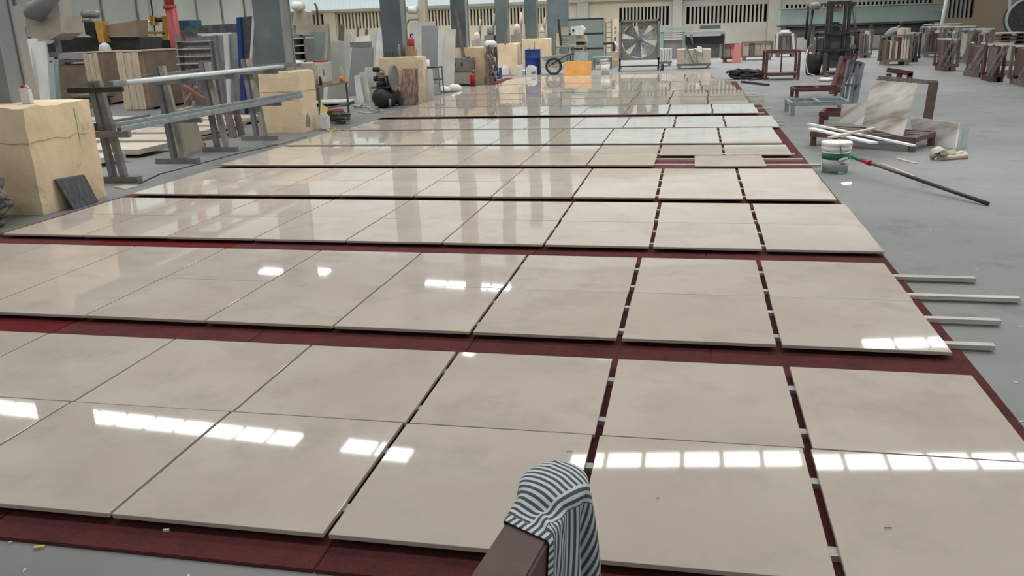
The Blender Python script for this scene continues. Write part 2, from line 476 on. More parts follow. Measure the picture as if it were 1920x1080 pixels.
blocks = [
    ('chipped cream concrete column base nearest the camera, dark slate leaning on it', -7.3, -6.28, 7.03, 8.0, 1.06),
    ('cream concrete column base at the end of the long steel profile rack', -7.42, -6.65, 13.78, 14.42, 1.05),
    ('cream concrete column base behind the air compressor and brown-stained panel', -7.28, -6.3, 19.35, 20.05, 1.08),
    ('cream concrete column base behind the steel cabinet with two slots', -7.5, -6.33, 26.2, 26.9, 1.12),
    ('cream concrete column base between the blue basket and the blue drum', -6.98, -6.28, 31.0, 31.7, 1.13),
    ('cream concrete column base behind the deep blue drum', -7.3, -6.1, 37.0, 37.8, 1.2)]
for i, (lb, x0, x1, y0, y1, z1) in enumerate(blocks):
    tag(rough_block(x0, x1, y0, y1, z1, 11 + i).build('column_base', 'cream'), lb, 'concrete block', 'cream concrete column bases')
base_objs = [o for o in COL.objects if o.name.startswith('column_base')]
def crack(par, pts, r, m='crack'):
    MB().path(pts, r, 5).build('crack_line', m, par)
M['crack'] = mat('crack_shadow', S(166, 150, 122), 0.95)
M['cement'] = mat('bare_cement', S(150, 146, 138), 0.9, c2=S(134, 130, 122), scale=9)
rc = random.Random(3)
b1_, b2_ = base_objs[0], base_objs[1]
crack(b1_, [(-6.275, 7.05 + 0.09 * k, 0.72 + rc.uniform(-0.02, 0.02)) for k in range(10)], 0.003)
crack(b1_, [(-7.28 + 0.1 * k, 7.025, 0.70 + rc.uniform(-0.02, 0.02)) for k in range(11)], 0.0028)
crack(b2_, [(-7.40 + 0.075 * k, 13.776, 0.70 + rc.uniform(-0.008, 0.008)) for k in range(11)], 0.0028)
crack(b2_, [(-6.645, 13.8 + 0.1 * k, 0.70 + rc.uniform(-0.008, 0.008)) for k in range(7)], 0.0028)
crack(b2_, [(-7.40 + 0.075 * k, 13.776, 0.56 + rc.uniform(-0.006, 0.006)) for k in range(10)], 0.002)
MB().plate([(-6.648, 13.86, 0.1), (-6.648, 14.02, 0.08), (-6.648, 14.05, 0.2), (-6.648, 13.98, 0.33), (-6.648, 13.9, 0.24)], 0.004, (0.006, 0, 0)).build('bare_patch', 'cement', b2_)
M['green_stain'] = mat('green_smear', S(196, 192, 154), 0.9)
MB().plate([(-6.277, 7.72, 0.98), (-6.277, 7.76, 0.98), (-6.277, 7.79, 0.72), (-6.277, 7.72, 0.6), (-6.277, 7.73, 0.8)], 0.003, (0.003, 0, 0)).build('paint_smear', 'green_stain', b1_)
cols = [  # px left/right of front face at its foot, py, Y, foot height
    (-60, 22, 192, 7.5, 1.03, 'tall grey steel column on the nearest cream base'),
    (487, 536, 130, 13.9, 1.02, 'tall dark steel column standing on the second cream base'),
    (719, 756, 105, 19.5, 1.05, 'tall dark steel column behind the compressor'),
    (848, 875, 90, 26.35, 1.09, 'tall dark steel column on the fourth cream base, above the steel cabinet'),
    (930, 952, 82, 31.15, 1.1, 'tall dark steel column on the fifth cream base'),
    (985, 1007, 76, 37.2, 1.17, 'tall dark steel column on the base behind the blue drum'),
    (1026, 1066, 72, 44.0, 0.0, 'farthest tall grey steel column, left of the glazed cabinet')]
for a, b, py, Y, z0, lb in cols:
    x0 = at(a, py, Y).x; x1 = at(b, py, Y).x
    dp = 0.42 if a > 0 else 0.26
    t = thing('steel_column', lb, 'column', ((x0 + x1) / 2, Y + dp / 2, z0), 'steel columns on cream bases'); t['kind'] = 'thing'
    zt = roof_z(x0)
    MB().box(x0, x1, Y, Y + 0.03, z0 + 0.02, zt).build('front_flange', 'column' if a > 0 else 'column_side', t)
    MB().box(x0, x1, Y + dp - 0.03, Y + dp, z0 + 0.02, zt).build('rear_flange', 'column_side', t)
    MB().box(x0 + 0.02, x1 - 0.02, Y + 0.03, Y + dp - 0.03, z0 + 0.02, zt).build('web', 'column_side', t)
    MB().box(x0 - 0.05, x1 + 0.05, Y - 0.03, Y + dp + 0.03, z0, z0 + 0.02).build('base_plate', 'column_side', t)
    for bx in (x0 - 0.02, x1 + 0.02):
        MB().lathe((bx, Y - 0.01, z0 + 0.02), [(0.018, 0), (0.018, 0.03)], 6).build('bolt', 'steel', t)

# ------------------------------------------------------------------ red mats, battens, slabs
edgeX = [1.35, 0.13, -1.12, -2.36, -3.61, -4.85, -6.05]
for i in range(6):
    x1, x0 = edgeX[i], edgeX[i + 1]
    for j, (ya, yb) in enumerate(((2.06, 9.7), (9.72, 17.6), (17.62, 29.0))):
        if i == 3 and j == 0: ya = 2.75
        xa, xb = x0, x1
        if j == 2 and i == 0: xb = 1.2; yb = 24.9
        if j == 2 and i > 0: yb = 28.75
        o = MB().box(xa + 0.0015, xb - 0.0015, ya, yb, 0.0, 0.012).build('carpet_mat', 'mat_bright' if (i, j) in ((4, 0),) else 'mat_red', None, 0.003)
        tag(o, 'red carpet mat under the slabs, %s strip from the right, %s stretch' % (ORD[i], ('nearest', 'middle', 'farthest')[j]), 'mat', 'red carpet mats')
tag(MB().plate([Vector((-6.5, 26.3, 0)), Vector((-6.08, 26.2, 0)), Vector((-6.07, 29.2, 0)), Vector((-6.3, 29.3, 0))], 0.012, (0, 0, 0.008)).build('carpet_offcut', 'mat_red'), 'small red carpet offcut on the floor by the blue basket', 'mat')

tag(MB().box(-3.6, -2.362, 2.17, 2.745, 0.0, 0.012).build('carpet_mat', 'mat_bright', None, 0.003), 'bright red mat piece at the front left corner of the slabs', 'mat', 'red carpet mats')

# bands: right edge X, front Y, middle Y, back Y, slope, columns
bands = [
    (1.265, 2.187, 3.005, 3.817, 0.003, 9), (1.265, 4.113, 4.911, 5.723, -0.003, 9), (1.338, 6.034, 6.84, 7.652, -0.006, 9),
    (1.302, 7.870, 8.71, 9.559, -0.005, 9), (1.206, 9.813, 10.66, 11.521, -0.012, 9), (1.198, 11.712, 12.57, 13.447, -0.009, 9),
    (1.330, 13.597, 14.41, 15.217, -0.018, 9), (1.172, 15.74, 16.63, 17.53, -0.020, 9), (1.12, 17.66, 18.5, 19.36, -0.020, 9),
    (1.15, 19.48, 20.3, 21.15, -0.018, 9), (1.04, 21.3, 22.03, 22.77, -0.015, 9), (1.0, 22.82, 23.75, 24.7, -0.015, 9),
    (0.64, 24.85, 25.65, 26.45, -0.01, 8), (0.57, 26.5, 27.55, 28.65, -0.01, 8)]
ZB, ZT = 0.037, 0.055
slab_me = None
def make_slab_mesh():
    bm = bmesh.new(); bmesh.ops.create_cube(bm, size=1)
    for v in bm.verts: v.co = (v.co.x * 0.79, v.co.y * 0.806, v.co.z * (ZT - ZB))
    bmesh.ops.bevel(bm, geom=bm.edges[:], offset=0.0015, segments=1, affect='EDGES')
    me = bpy.data.meshes.new('slab'); bm.to_mesh(me); bm.free()
    me.materials.append(M['slab']); return me
slab_me = make_slab_mesh()
gapw = {1: 0.030, 2: 0.030, 3: 0.020}
rt = random.Random(5)
def place_slab(xc, yc, sx, sy, rz, label, tilt=None):
    o = bpy.data.objects.new('stone_slab', slab_me)
    COL.objects.link(o)
    o.location = (xc, yc, (ZB + ZT) / 2)
    tx, ty = tilt if tilt else (rt.gauss(0, 0.0012), rt.gauss(0, 0.0012))
    o.rotation_euler = (tx, ty, rz)
    o.scale = (sx / 0.79, sy / 0.806, 1)
    tag(o, label, 'stone slab', 'polished cream slabs laid on the red mats', 'thing')
    return o
XM = -2.3
for bi, (xr, ya, ym, yb, sl, nc) in enumerate(bands):
    rz = math.atan(sl)
    for ri, (y0, y1) in enumerate(((ya, ym), (ym, yb))):
        if y1 == yb and ri == 1: y0 = ym
        for ci in range(nc):
            if bi == 4 and ri == 0 and ci in (0, 1): continue
            gr_ = gapw.get(ci, 0.013) / 2 if ci > 0 else 0.0
            gl_ = gapw.get(ci + 1, 0.013) / 2
            xb_ = xr - ci * 0.8 - gr_; xa_ = xr - (ci + 1) * 0.8 + gl_
            if ri == 1 and bi < 2: xb_ += 0.006; xa_ += 0.006
            xc = (xa_ + xb_) / 2; yc = (y0 + y1) / 2 + sl * (xc - XM)
            place_slab(xc, yc, xb_ - xa_, (y1 - y0) - 0.007, rz,
                       'polished cream slab, %s from the right, %s row of the %s band' % (ORD[ci], ('front', 'back')[ri], ('nearest' if bi == 0 else 'farthest' if bi == len(bands) - 1 else ORD[bi])),
                       )
p0 = gr(1303, 311, ZT); p1 = gr(1437, 311, ZT)
place_slab((p0.x + p1.x) / 2, (p0.y + p1.y) / 2 + 0.4, 0.79, 0.8, 0.0, 'polished cream slab set apart in the open gap of the fifth band')

# battens under each row; some run out over the mats' right edge
bat_over = {(1, 0, 0): 0.24, (1, 0, 1): 0.39, (1, 1, 0): 0.62, (1, 1, 1): 0.50, (0, 1, 0): 0.07, (4, 0, 0): 0.24, (4, 0, 1): 0.10, (4, 1, 0): 0.05,
            (6, 0, 1): 0.14, (6, 1, 0): 0.16, (7, 0, 0): 0.1, (7, 1, 0): 0.3, (8, 0, 0): 0.26, (8, 0, 1): 0.33, (8, 1, 0): 0.36, (8, 1, 1): 0.2, (9, 0, 0): 0.4, (9, 0, 1): 0.24}
for bi, (xr, ya, ym, yb, sl, nc) in enumerate(bands):
    for ri, (y0, y1) in enumerate(((ya, ym), (ym, yb))):
        for si, fr in enumerate((0.24, 0.74)):
            ov = bat_over.get((bi, ri, si), -0.03)
            yy = y0 + (y1 - y0) * fr
            xa = xr - nc * 0.8 + 0.05; xb = xr + ov
            w = rt.uniform(0.04, 0.05); a2 = rt.uniform(-0.004, 0.004) + sl
            mb = MB(); ns = 10
            vs = []; fs = []
            for s in range(ns + 1):
                x = xa + (xb - xa) * s / ns
                j = 0.004 * math.sin(s * 2.1 + bi)
                yc = yy + a2 * (x - XM) + j
                zt_ = ZB - 0.003 + (0.003 * abs(math.sin(s * 1.3)) if x > xr + 0.05 else 0)
                vs += [(x, yc - w / 2, 0.0125), (x, yc + w / 2, 0.0125), (x, yc + w / 2, zt_), (x, yc - w / 2, zt_)]
            for s in range(ns):
                a = s * 4
                for q in range(4):
                    fs.append((a + q, a + (q + 1) % 4, a + 4 + (q + 1) % 4, a + 4 + q))
            fs.append((3, 2, 1, 0)); e = ns * 4; fs.append((e, e + 1, e + 2, e + 3))
            mb.add(vs, fs)
            tag(mb.build('wooden_batten', 'batten'), 'pale wooden batten under the %s row of the %s slab band, %s of its pair' % (('front', 'back')[ri], 'nearest' if bi == 0 else 'farthest' if bi == len(bands) - 1 else ORD[bi], ('nearer', 'farther')[si]), 'batten', 'wooden battens under the slabs')

# ------------------------------------------------------------------ left side: slate, rope, rack of steel profiles
b0 = gr(131, 393); b1 = gr(181, 379)
sl_ = MB()
tl = Vector((-6.285, b0.y - 0.06, 0.31)); tr = Vector((-6.285, b1.y - 0.02, 0.29))
sl_.plate([(-6.15, b0.y, 0.0), (-6.15, b1.y, 0.0), tr + Vector((0.04, 0, 0)), tl + Vector((0.04, 0, 0))], 0.03, (-0.03, 0, 0.012))
tag(sl_.build('slate_piece', 'slate', None, 0.004), 'dark grey slate piece leaning on the nearest cream base', 'stone piece')

def rope_heap(c, R, loops, seed, r):
    rs = random.Random(seed); pts = []
    for l in range(loops):
        rr = R * rs.uniform(0.6, 1.0); ox = rs.uniform(-0.3, 0.3) * R; oy = rs.uniform(-0.3, 0.3) * R; ph = rs.uniform(0, 6)
        tilt = rs.uniform(-0.35, 0.35); t2 = rs.uniform(-0.35, 0.35)
        for k in range(22):
            a = ph + 2 * math.pi * k / 22
            x = rr * math.cos(a); y = rr * math.sin(a) * 0.9
            z = r + l * r * 1.5 + abs(x * tilt + y * t2)
            pts.append(Vector((c[0] + ox + x, c[1] + oy + y, c[2] + z)))
    return MB().path(pts, r, 7)
rp = thing('rope_heap', 'heap of thick grey rope beside the nearest cream base at the left edge', 'rope', (-6.45, 6.55, 0))
rope_heap((-6.42, 6.5, 0), 0.17, 6, 3, 0.033).build('rope_coil', 'rope', rp)
rope_heap((-6.55, 6.7, 0), 0.17, 8, 9, 0.03).build('rope_coil', 'rope', rp)
rope_heap((-6.6, 6.66, 0.2), 0.16, 6, 17, 0.032).build('rope_coil', 'rope', rp)
MB().path([gr(45, 425, 0.03), gr(30, 432, 0.03), gr(10, 440, 0.03), gr(-30, 437, 0.03)], 0.035, 7).build('loose_end', 'rope', rp)

frames = [(gr(165, 345), gr(275, 339), 1.2), (gr(286, 309), gr(382, 304), 1.3), (gr(370, 288), gr(457, 281), 1.3), (gr(452, 264), gr(522, 262), 1.3)]
flab = ['grey steel A-frame stand nearest the camera, holding long steel profiles', 'second grey steel A-frame stand of the profile rack',
        'third grey steel A-frame stand of the profile rack', 'farthest grey steel A-frame stand, against the second cream base']
axes = []
for i, (a, b, h) in enumerate(frames):
    y_ = (a.y + b.y) / 2; a = Vector((a.x, y_, 0)); b = Vector((b.x, y_, 0))
    m = (a + b) / 2; axes.append(m)
    t = thing('profile_stand', flab[i], 'metal stand', m, 'A-frame stands of the steel profile rack')
    MB().box(a.x, b.x, y_ - 0.05, y_ + 0.05, 0.0, 0.075).build('foot', 'steel', t, 0.004)
    for s in (-1, 1):
        MB().bar(m + Vector((s * 0.075 + 0.03, 0, 0.075)), m + Vector((s * 0.045 - 0.07, 0, h)), 0.075, 0.075, (0, 1, 0)).build('post', 'pale_post' if (i > 0 and s > 0) else 'steel', t, 0.004)
    if i == 0:
        MB().box(m.x - 0.3, m.x + 0.34, y_ - 0.11, y_ - 0.05, 0.55, 0.62).build('lower_arm', 'steel', t, 0.004)
        MB().box(m.x - 0.38, m.x + 0.34, y_ - 0.11, y_ - 0.05, 1.07, 1.13).build('upper_arm', 'black', t, 0.004)
    else:
        MB().box(m.x - 0.2, m.x + 0.5, y_ - 0.09, y_ - 0.05, 0.56, 0.62).build('lower_arm', 'steel', t, 0.004)
        MB().box(m.x - 0.2, m.x + 0.5, y_ - 0.09, y_ - 0.05, 1.06, 1.13).build('upper_arm', 'steel', t, 0.004)
xs = axes[0].x
ya, yb = axes[0].y - 0.2, axes[3].y + 0.9
def channel(name, m, x, z, y0, y1, w, h, lab, x1=None, z1=None):
    x1 = x if x1 is None else x1; z1 = z if z1 is None else z1
    mb = MB()
    mb.bar((x, y0, z), (x1, y1, z1), 0.012, h)
    mb.bar((x - w / 2, y0, z + h / 2), (x1 - w / 2, y1, z1 + h / 2), w, 0.012)
    mb.bar((x - w / 2, y0, z - h / 2), (x1 - w / 2, y1, z1 - h / 2), w, 0.012)
    return tag(mb.build(name, m), lab, 'steel profile', 'long steel profiles on the A-frame rack')
channel('steel_profile', 'galv', xs + 0.23, 0.672, ya + 0.05, 13.6, 0.06, 0.09, 'wide galvanised channel on the lower arms of the A-frame rack')
channel('steel_profile', 'galv', xs + 0.31, 0.652, ya + 0.02, 13.5, 0.05, 0.05, 'narrow galvanised channel in front of the wide one on the lower arms')
channel('steel_profile', 'steel', xs - 0.14, 0.667, ya - 0.02, 9.9, 0.06, 0.08, 'short dull square profile sticking out toward the camera on the lower arm')
tag(MB().path([(xs + 0.27, 8.95, 1.165), (xs + 0.27, 11.5, 1.165), (xs + 0.28, 12.95, 1.165)], 0.028, 10).build('white_pipe', 'white_pipe'), 'long white pipe on the upper arms of the A-frame rack', 'pipe')
channel('steel_profile', 'galv', xs + 0.21, 1.162, 8.8, 13.0, 0.05, 0.05, 'slim galvanised profile beside the white pipe on the upper arms')
channel('steel_profile', 'steel', xs + 0.13, 1.168, 12.2, 13.62, 0.05, 0.06, 'short dark profile under the white pipe by the second cream base')
channel('steel_profile', 'steel', -7.1, 1.168, 10.15, 11.55, 0.06, 0.05, 'short grey profile lying behind the white pipe in mid rack')
tag(MB().path([gr(262, 345), gr(300, 327), gr(335, 318), gr(385, 305), gr(440, 290), gr(520, 272)], 0.012, 6).build('floor_cable', 'rubber'), 'dark cable lying on the floor beside the A-frame rack', 'cable')
tag(MB().plate([gr(492, 268), gr(530, 263), gr(575, 257), gr(530, 270), gr(500, 274)], 0.02, (0, 0, 0.015)).build('rag', 'steel'), 'flattened grey rag on the floor by the second cream base', 'rag')
tag(MB().plate([gr(212, 352), gr(232, 348), gr(262, 350), gr(236, 356)], 0.02, (0, 0, 0.012)).build('stone_chip', 'beige_stone'), 'flat pale stone chip against the nearest A-frame foot', 'stone chip')

# upright beige slab behind the rack and scrap boards
u1 = gr(339, 296); u2 = gr(384, 280)
tag(MB().plate([u1, u2, u2 + Vector((-0.1, 0, 0.66)), u1 + Vector((-0.1, 0, 0.64))], 0.04, (-0.04, 0, 0)).build('upright_slab', 'beige_stone', None, 0.004), 'grey-beige stone slab standing on edge behind the A-frame rack', 'stone piece')
for i, (xa_, ya_, xt, yt, wd, hgt, m) in enumerate(((448, 258, 458, 205, 0.14, 0.5, 'old_wood'), (460, 256, 464, 206, 0.1, 0.55, 'ply'), (470, 256, 470, 206, 0.12, 0.5, 'old_wood'), (440, 240, 452, 205, 0.05, 0.45, 'white'))):
    g = gr(xa_, ya_); g.x -= 0.1 + 0.03 * i; g.y += 0.12 * (i % 2); g.x += 0.22 * (i == 3)
    tag(MB().bar(g, g + Vector((-0.12, 0.1, hgt)), wd, 0.03, (0, 1, 0)).build('scrap_board', m), ['wide weathered board', 'brown board', 'third weathered board', 'thin white lath'][i] + ' leaning near the second cream base', 'board')
for i, (a_, b_) in enumerate((((395, 252), (455, 246)), ((398, 262), (462, 252)), ((372, 285), (418, 272)))):
    p = gr(*a_, z=0.03); q = gr(*b_, z=0.03)
    tag(MB().bar(p + Vector((-0.3, 0, 0)), q + Vector((-0.35, 0, 0)), 0.1, 0.04 + 0.02 * i).build('timber_offcut', 'old_wood' if i else 'ply'), ('upper', 'middle', 'thicker lower')[i] + ' timber offcut on the floor behind the A-frame rack', 'board')

# rows of thick beige slabs laid on the floor of the left bay
rs = random.Random(21)
yrow = 9.75
for r_ in range(6):
    for c_ in range(4):
        x1 = -7.85 - c_ * 1.28 - (0.0 if r_ < 2 else 0.12 * r_) ; x0 = x1 - 1.25
        z0 = 0.05
        o = MB().box(x0, x1, yrow, yrow + 0.78, z0, z0 + 0.075).build('thick_slab', 'bay_slab', None, 0.004)
        tag(o, 'thick beige slab on the left bay floor, %s row from camera, %s from the right' % (ORD[r_], ORD[c_]), 'stone slab', 'thick beige slabs on the left bay floor', 'thing')
    tag(MB().box(-13.4, -7.95 - (0.12 * r_ if r_ > 1 else 0), yrow + 0.3, yrow + 0.42, 0.0, 0.05).build('floor_batten', 'old_wood'), 'dark batten under the %s row of thick slabs in the left bay' % ORD[r_], 'batten', 'battens under the thick slabs')
    yrow += 1.08

# white canister on the nearest base
t = thing('canister', 'white plastic canister with red cap on the nearest cream base', 'canister', gr(53, 197, 1.05))
c = Vector(t['_o'])
MB().box(c.x - 0.05, c.x + 0.05, c.y - 0.04, c.y + 0.04, c.z, c.z + 0.17).build('body', 'white', t, 0.015)
MB().lathe((c.x - 0.02, c.y, c.z + 0.165), [(0.022, 0), (0.022, 0.03)], 12).build('cap', 'ext_red', t)
MB().path([(c.x + 0.0, c.y, c.z + 0.165), (c.x + 0.02, c.y, c.z + 0.19), (c.x + 0.045, c.y, c.z + 0.16)], 0.009, 6).build('handle', 'white', t)

# white slabs and hopper behind the nearest column
for i, (a, b, tp, bt, Y_, m) in enumerate(((44, 62, 90, 170, 16.6, 'white_stone'), (57, 76, 72, 168, 16.85, 'white_stone'), (70, 91, 78, 169, 16.4, 'white_stone'), (88, 99, 118, 168, 16.3, 'grey_green'), (97, 107, 112, 168, 16.7, 'grey_green'))):
    p = at(a, bt, Y_); q = at(b, bt, Y_); h = at(a, tp, Y_).z
    tag(MB().plate([(p.x, Y_, 0.3), (q.x, Y_, 0.3), (q.x - 0.05, Y_ + 0.25, h), (p.x - 0.05, Y_ + 0.25, h)], 0.03, (0, 0.035, 0)).build('leaning_slab', m, None, 0.003),
        'leaning %s slab, %s from left in the group behind the nearest column' % ('white' if i < 3 else 'pale green', ORD[i]), 'stone slab', 'leaning slabs behind the nearest column', 'thing')
pt = thing('slab_trestle', 'low timber trestle under the leaning white slabs at far left', 'trestle', at(75, 190, 16.5))
p = at(40, 172, 16.2); q = at(112, 172, 16.2)
MB().box(p.x - 0.3, q.x, 16.2, 17.3, 0.22, 0.3).build('deck', 'ply', pt)
for xx in (p.x + 0.1, q.x - 0.1):
    for yy in (16.3, 17.1):
        MB().box(xx - 0.05, xx + 0.05, yy - 0.05, yy + 0.05, 0, 0.22).build('leg', 'old_wood', pt)
hp = thing('dust_hopper', 'beige sheet hopper with a slanted pipe behind the white slabs', 'hopper', at(80, 120, 22.0))
MB().plate([at(48, 34, 22), at(112, 30, 22), at(116, 62, 22), at(92, 76, 22), at(50, 68, 22)], 0.9, (0, 0.9, 0)).build('body', 'beige_stone', hp)
MB().path([at(50, 27, 21.8), at(66, 22, 21.8), at(88, 5, 21.8), at(100, -12, 21.8)], [0.12, 0.3, 0.22, 0.22], 12).build('pipe', 'grey_paint', hp)
MB().plate([at(84, 0, 22.2), at(108, -4, 22.2), at(114, 34, 22.2), at(76, 34, 22.2)], 0.4, (0, 0.5, 0)).build('upper_box', 'pale_wall', hp)
for a in (54, 108): 
    e_ = at(a, 70, 22.4); MB().box(e_.x - 0.06, e_.x + 0.06, 22.3, 22.42, 0, e_.z + 0.3).build('leg', 'steel', hp)
tag(MB().plate([(at(22, 12, 15).x, 15, at(22, 12, 15).z), (at(30, 10, 15).x, 15, at(30, 10, 15).z), (at(46, 96, 15).x, 15, 0.9), (at(60, 190, 15).x, 15, 0.0), (at(50, 190, 15).x, 15, 0)], 0.1, (0, 0.12, 0)).build('timber_post', 'pale_wall'), 'pale upright timber post right behind the nearest column', 'post')

# edge polishing machine in the left bay
pm = thing('stone_machine', 'dark stone polishing machine with yellow mast in the left bay', 'machine', at(170, 120, 25.0))
MB().plate([at(88, 84, 25), at(130, 70, 25), at(262, 70, 25), at(262, 104, 25), at(92, 104, 25)], 1, (0, 1.2, 0)).build('bed', 'black', pm)
MB().plate([at(92, 98, 24.8), at(320, 92, 24.8), at(320, 106, 24.8), at(92, 108, 24.8)], 1, (0, 0.3, 0)).build('rail', 'old_wood', pm)
MB().plate([at(176, 40, 24.7), at(190, 40, 24.7), at(197, 80, 24.7), at(185, 80, 24.7)], 1, (0, 0.3, 0)).build('mast', 'yellow', pm)
MB().plate([at(157, 40, 24.8), at(176, 40, 24.8), at(180, 72, 24.8), at(160, 64, 24.8)], 1, (0, 0.4, 0)).build('spindle_head', 'black', pm)
mt = MB(); c0 = at(153, 27, 24.8); c1 = at(186, 27, 24.8)
mt.path([c0, c0 + Vector((0.06, 0, 0)), (c0 + c1) / 2 - Vector((0.08, 0, 0)), (c0 + c1) / 2, (c0 + c1) / 2 + Vector((0.08, 0, 0)), c1 - Vector((0.06, 0, 0)), c1], [0.06, 0.12, 0.13, 0.09, 0.13, 0.12, 0.06], 14)
mt.build('motor', 'steel', pm)
MB().path([at(108, 68, 24.6), at(144, 38, 24.6), at(170, 38, 24.6)], 0.07, 8).build('arm', 'steel', pm)
MB().plate([at(192, 48, 24.9), at(256, 38, 24.9), at(256, 69, 24.9), at(197, 68, 24.9)], 1, (0, 0.6, 0)).build('hood', 'ply', pm)
MB().lathe(at(198, 92, 24.5), [(0.02, -0.08), (0.2, -0.08), (0.21, 0), (0.05, 0.02)], 8, 'y').build('guard', 'white', pm)
for a in (110, 170, 240):
    e_ = at(a, 100, 25.3); MB().box(e_.x - 0.12, e_.x + 0.12, 25.2, 25.6, 0, e_.z).build('leg', 'black', pm)
ym = thing('saw_carriage', 'yellow saw carriage behind the red pole in the left bay', 'machine', at(290, 110, 27.6))
MB().plate([at(280, 30, 27.6), at(287, 30, 27.6), at(287, 48, 27.6), at(280, 48, 27.6)], 1, (0, 0.4, 0)).build('left_post', 'yellow', ym)
MB().plate([at(304, 30, 27.6), at(316, 30, 27.6), at(316, 76, 27.6), at(304, 74, 27.6)], 1, (0, 0.4, 0)).build('right_post', 'yellow', ym)
MB().plate([at(255, 59, 27.6), at(310, 59, 27.6), at(310, 64, 27.6), at(255, 64, 27.6)], 1, (0, 0.4, 0)).build('cross_beam', 'yellow', ym)
MB().path([at(286, 36, 27.8), at(306, 36, 27.8)], 0.1, 12).build('winch', 'black', ym)
MB().path([at(254, 41, 27.8), at(284, 41, 27.8)], 0.035, 8).build('guide_rod', 'white', ym)
MB().plate([at(255, 66, 27.7), at(322, 74, 27.7), at(322, 96, 27.7), at(255, 96, 27.7)], 1, (0, 0.8, 0)).build('bed', 'black', ym)
for a in (262, 315):
    e_ = at(a, 92, 28.0); MB().box(e_.x - 0.1, e_.x + 0.1, 27.9, 28.2, 0, e_.z).build('leg', 'black', ym)

# crates
t = thing('brown_crate', 'brown board crate with dark lid at far left behind the slabs', 'crate', at(140, 190, 21.6))
def pxbox(mb, x0, y0, x1, y1, Y, dy, floor=False):
    ym = (y0 + min(y1, y0 + 60)) / 2      # widths are taken at mid height: uprights lean in the wide view
    a = at(x0, y1, Y); b = at(x1, y0, Y)
    return mb.box(at(x0, ym, Y).x, at(x1, ym, Y).x, Y, Y + dy, 0 if floor else a.z, b.z)
pxbox(MB(), 106, 120, 176, 188, 21.6, 1.0, True).build('body', 'ply', t)
pxbox(MB(), 92, 111, 180, 118, 21.5, 1.2).build('lid', 'old_wood', t)
pxbox(MB(), 110, 98, 165, 111, 21.6, 1.0).build('top_stack', 'mauve', t)
for i, (xa, xm, xb, yt, yb_, Y_, dl) in enumerate(((172, 199, 234, 98, 198, 20.6, 1.2), (234, 275, 331, 96, 205, 18.8, 1.9))):
    lb = ('wooden crate with pale plank end, left of the larger crate', 'large wooden crate with pale plank end, right of the smaller crate')[i]
    xa_ = at(xa, yb_, Y_).x; xm_ = at(xm, yb_, Y_).x; h = at(xm, yt, Y_).z
    t = thing('slab_crate', lb, 'crate', ((xa_ + xm_) / 2, Y_, 0), 'wooden slab crates')
    MB().box(xa_ + 0.02, xm_ + 0.12, Y_ + 0.03, Y_ + dl, 0.06, h).build('side_board', 'ply', t)
    n = 3
    for k in range(n):
        w = (xm_ - xa_) / n
        MB().box(xa_ + k * w + 0.006, xa_ + (k + 1) * w - 0.006, Y_, Y_ + 0.03, 0.02, h - 0.02 * (k % 2)).build('plank', 'wood', t)
    MB().box(xa_, xm_ + 0.14, Y_ - 0.01, Y_ + dl, h, h + 0.03).build('lid', 'wood', t)
    for yy in (Y_ + 0.1, Y_ + dl - 0.1): MB().box(xa_, xm_ + 0.1, yy - 0.05, yy + 0.05, 0, 0.06).build('skid', 'old_wood', t)
pl = thing('pallet_truck', 'small dark trolley with rusty wheels in front of the brown crate', 'trolley', at(150, 190, 19.8))
pxbox(MB(), 128, 178, 182, 184, 19.8, 0.8).build('deck', 'old_wood', pl)
pxbox(MB(), 128, 184, 182, 187, 19.85, 0.7).build('frame', 'rust_red', pl)
for a in (147, 172):
    e_ = at(a, 195, 19.9); MB().lathe((e_.x - 0.04, 20.0, 0.1), [(0.1, 0), (0.1, 0.08)], 14, 'x').build('wheel', 'rust_red', pl)

# shelf, panels, blue sheet, red pole
sh = thing('tile_shelf', 'grey shelf of stacked pale trays left of the blue sheet', 'shelf', at(365, 180, 17.4))
for i, yy in enumerate((76, 90, 104, 118, 132)):
    pxbox(MB(), 330, yy, 397, yy + 3, 17.28, 0.26).build('shelf_board', 'white_stone', sh)
    pxbox(MB(), 335, yy + 3, 395, yy + 11, 17.4, 0.12).build('tray', 'old_wood', sh)
for a in (331, 394):
    pxbox(MB(), a, 68, a + 3, 190, 17.3, 0.22, True).build('side_panel', 'steel', sh)
tag(pxbox(MB(), 403, 66, 408, 190, 17.3, 0.1, True).build('grey_board', 'steel'), 'narrow grey board standing beside the tile shelf', 'board')
tag(pxbox(MB(), 408, 66, 424, 190, 18.2, 0.12, True).build('grey_board', 'column_side'), 'wide blue-grey board between the tile shelf and white door frame', 'board')
df = thing('door_frame', 'white L-shaped frame leaning with a grey panel near the blue sheet', 'frame', at(430, 180, 17.0))
pxbox(MB(), 370, 61, 432, 66, 16.9, 0.06).build('top_rail', 'white', df)
MB().plate([at(418, 64, 17), at(427, 64, 17), Vector((at(428, 190, 17).x, 17, 0)), Vector((at(424, 190, 17).x, 17, 0))], 1, (0, 0.06, 0)).build('stile', 'white', df)
MB().plate([at(427, 61, 17.1), at(444, 61, 17.1), at(446, 112, 17.1), at(426, 113, 17.1)], 1, (0, 0.04, 0)).build('panel', 'grey_green', df)
tag(MB().plate([at(346, 50, 20), at(442, 44, 20), at(446, 62, 20), at(346, 66, 20)], 1, (0, 0.5, 0)).build('dark_sheet', 'slate'), 'long dark slate-coloured sheet lying above the tile shelf', 'sheet')
tag(pxbox(MB(), 352, 66, 440, 190, 20.05, 0.4, True).build('sheet_rack', 'steel'), 'grey rack carrying the long dark sheet behind the tile shelf', 'rack')
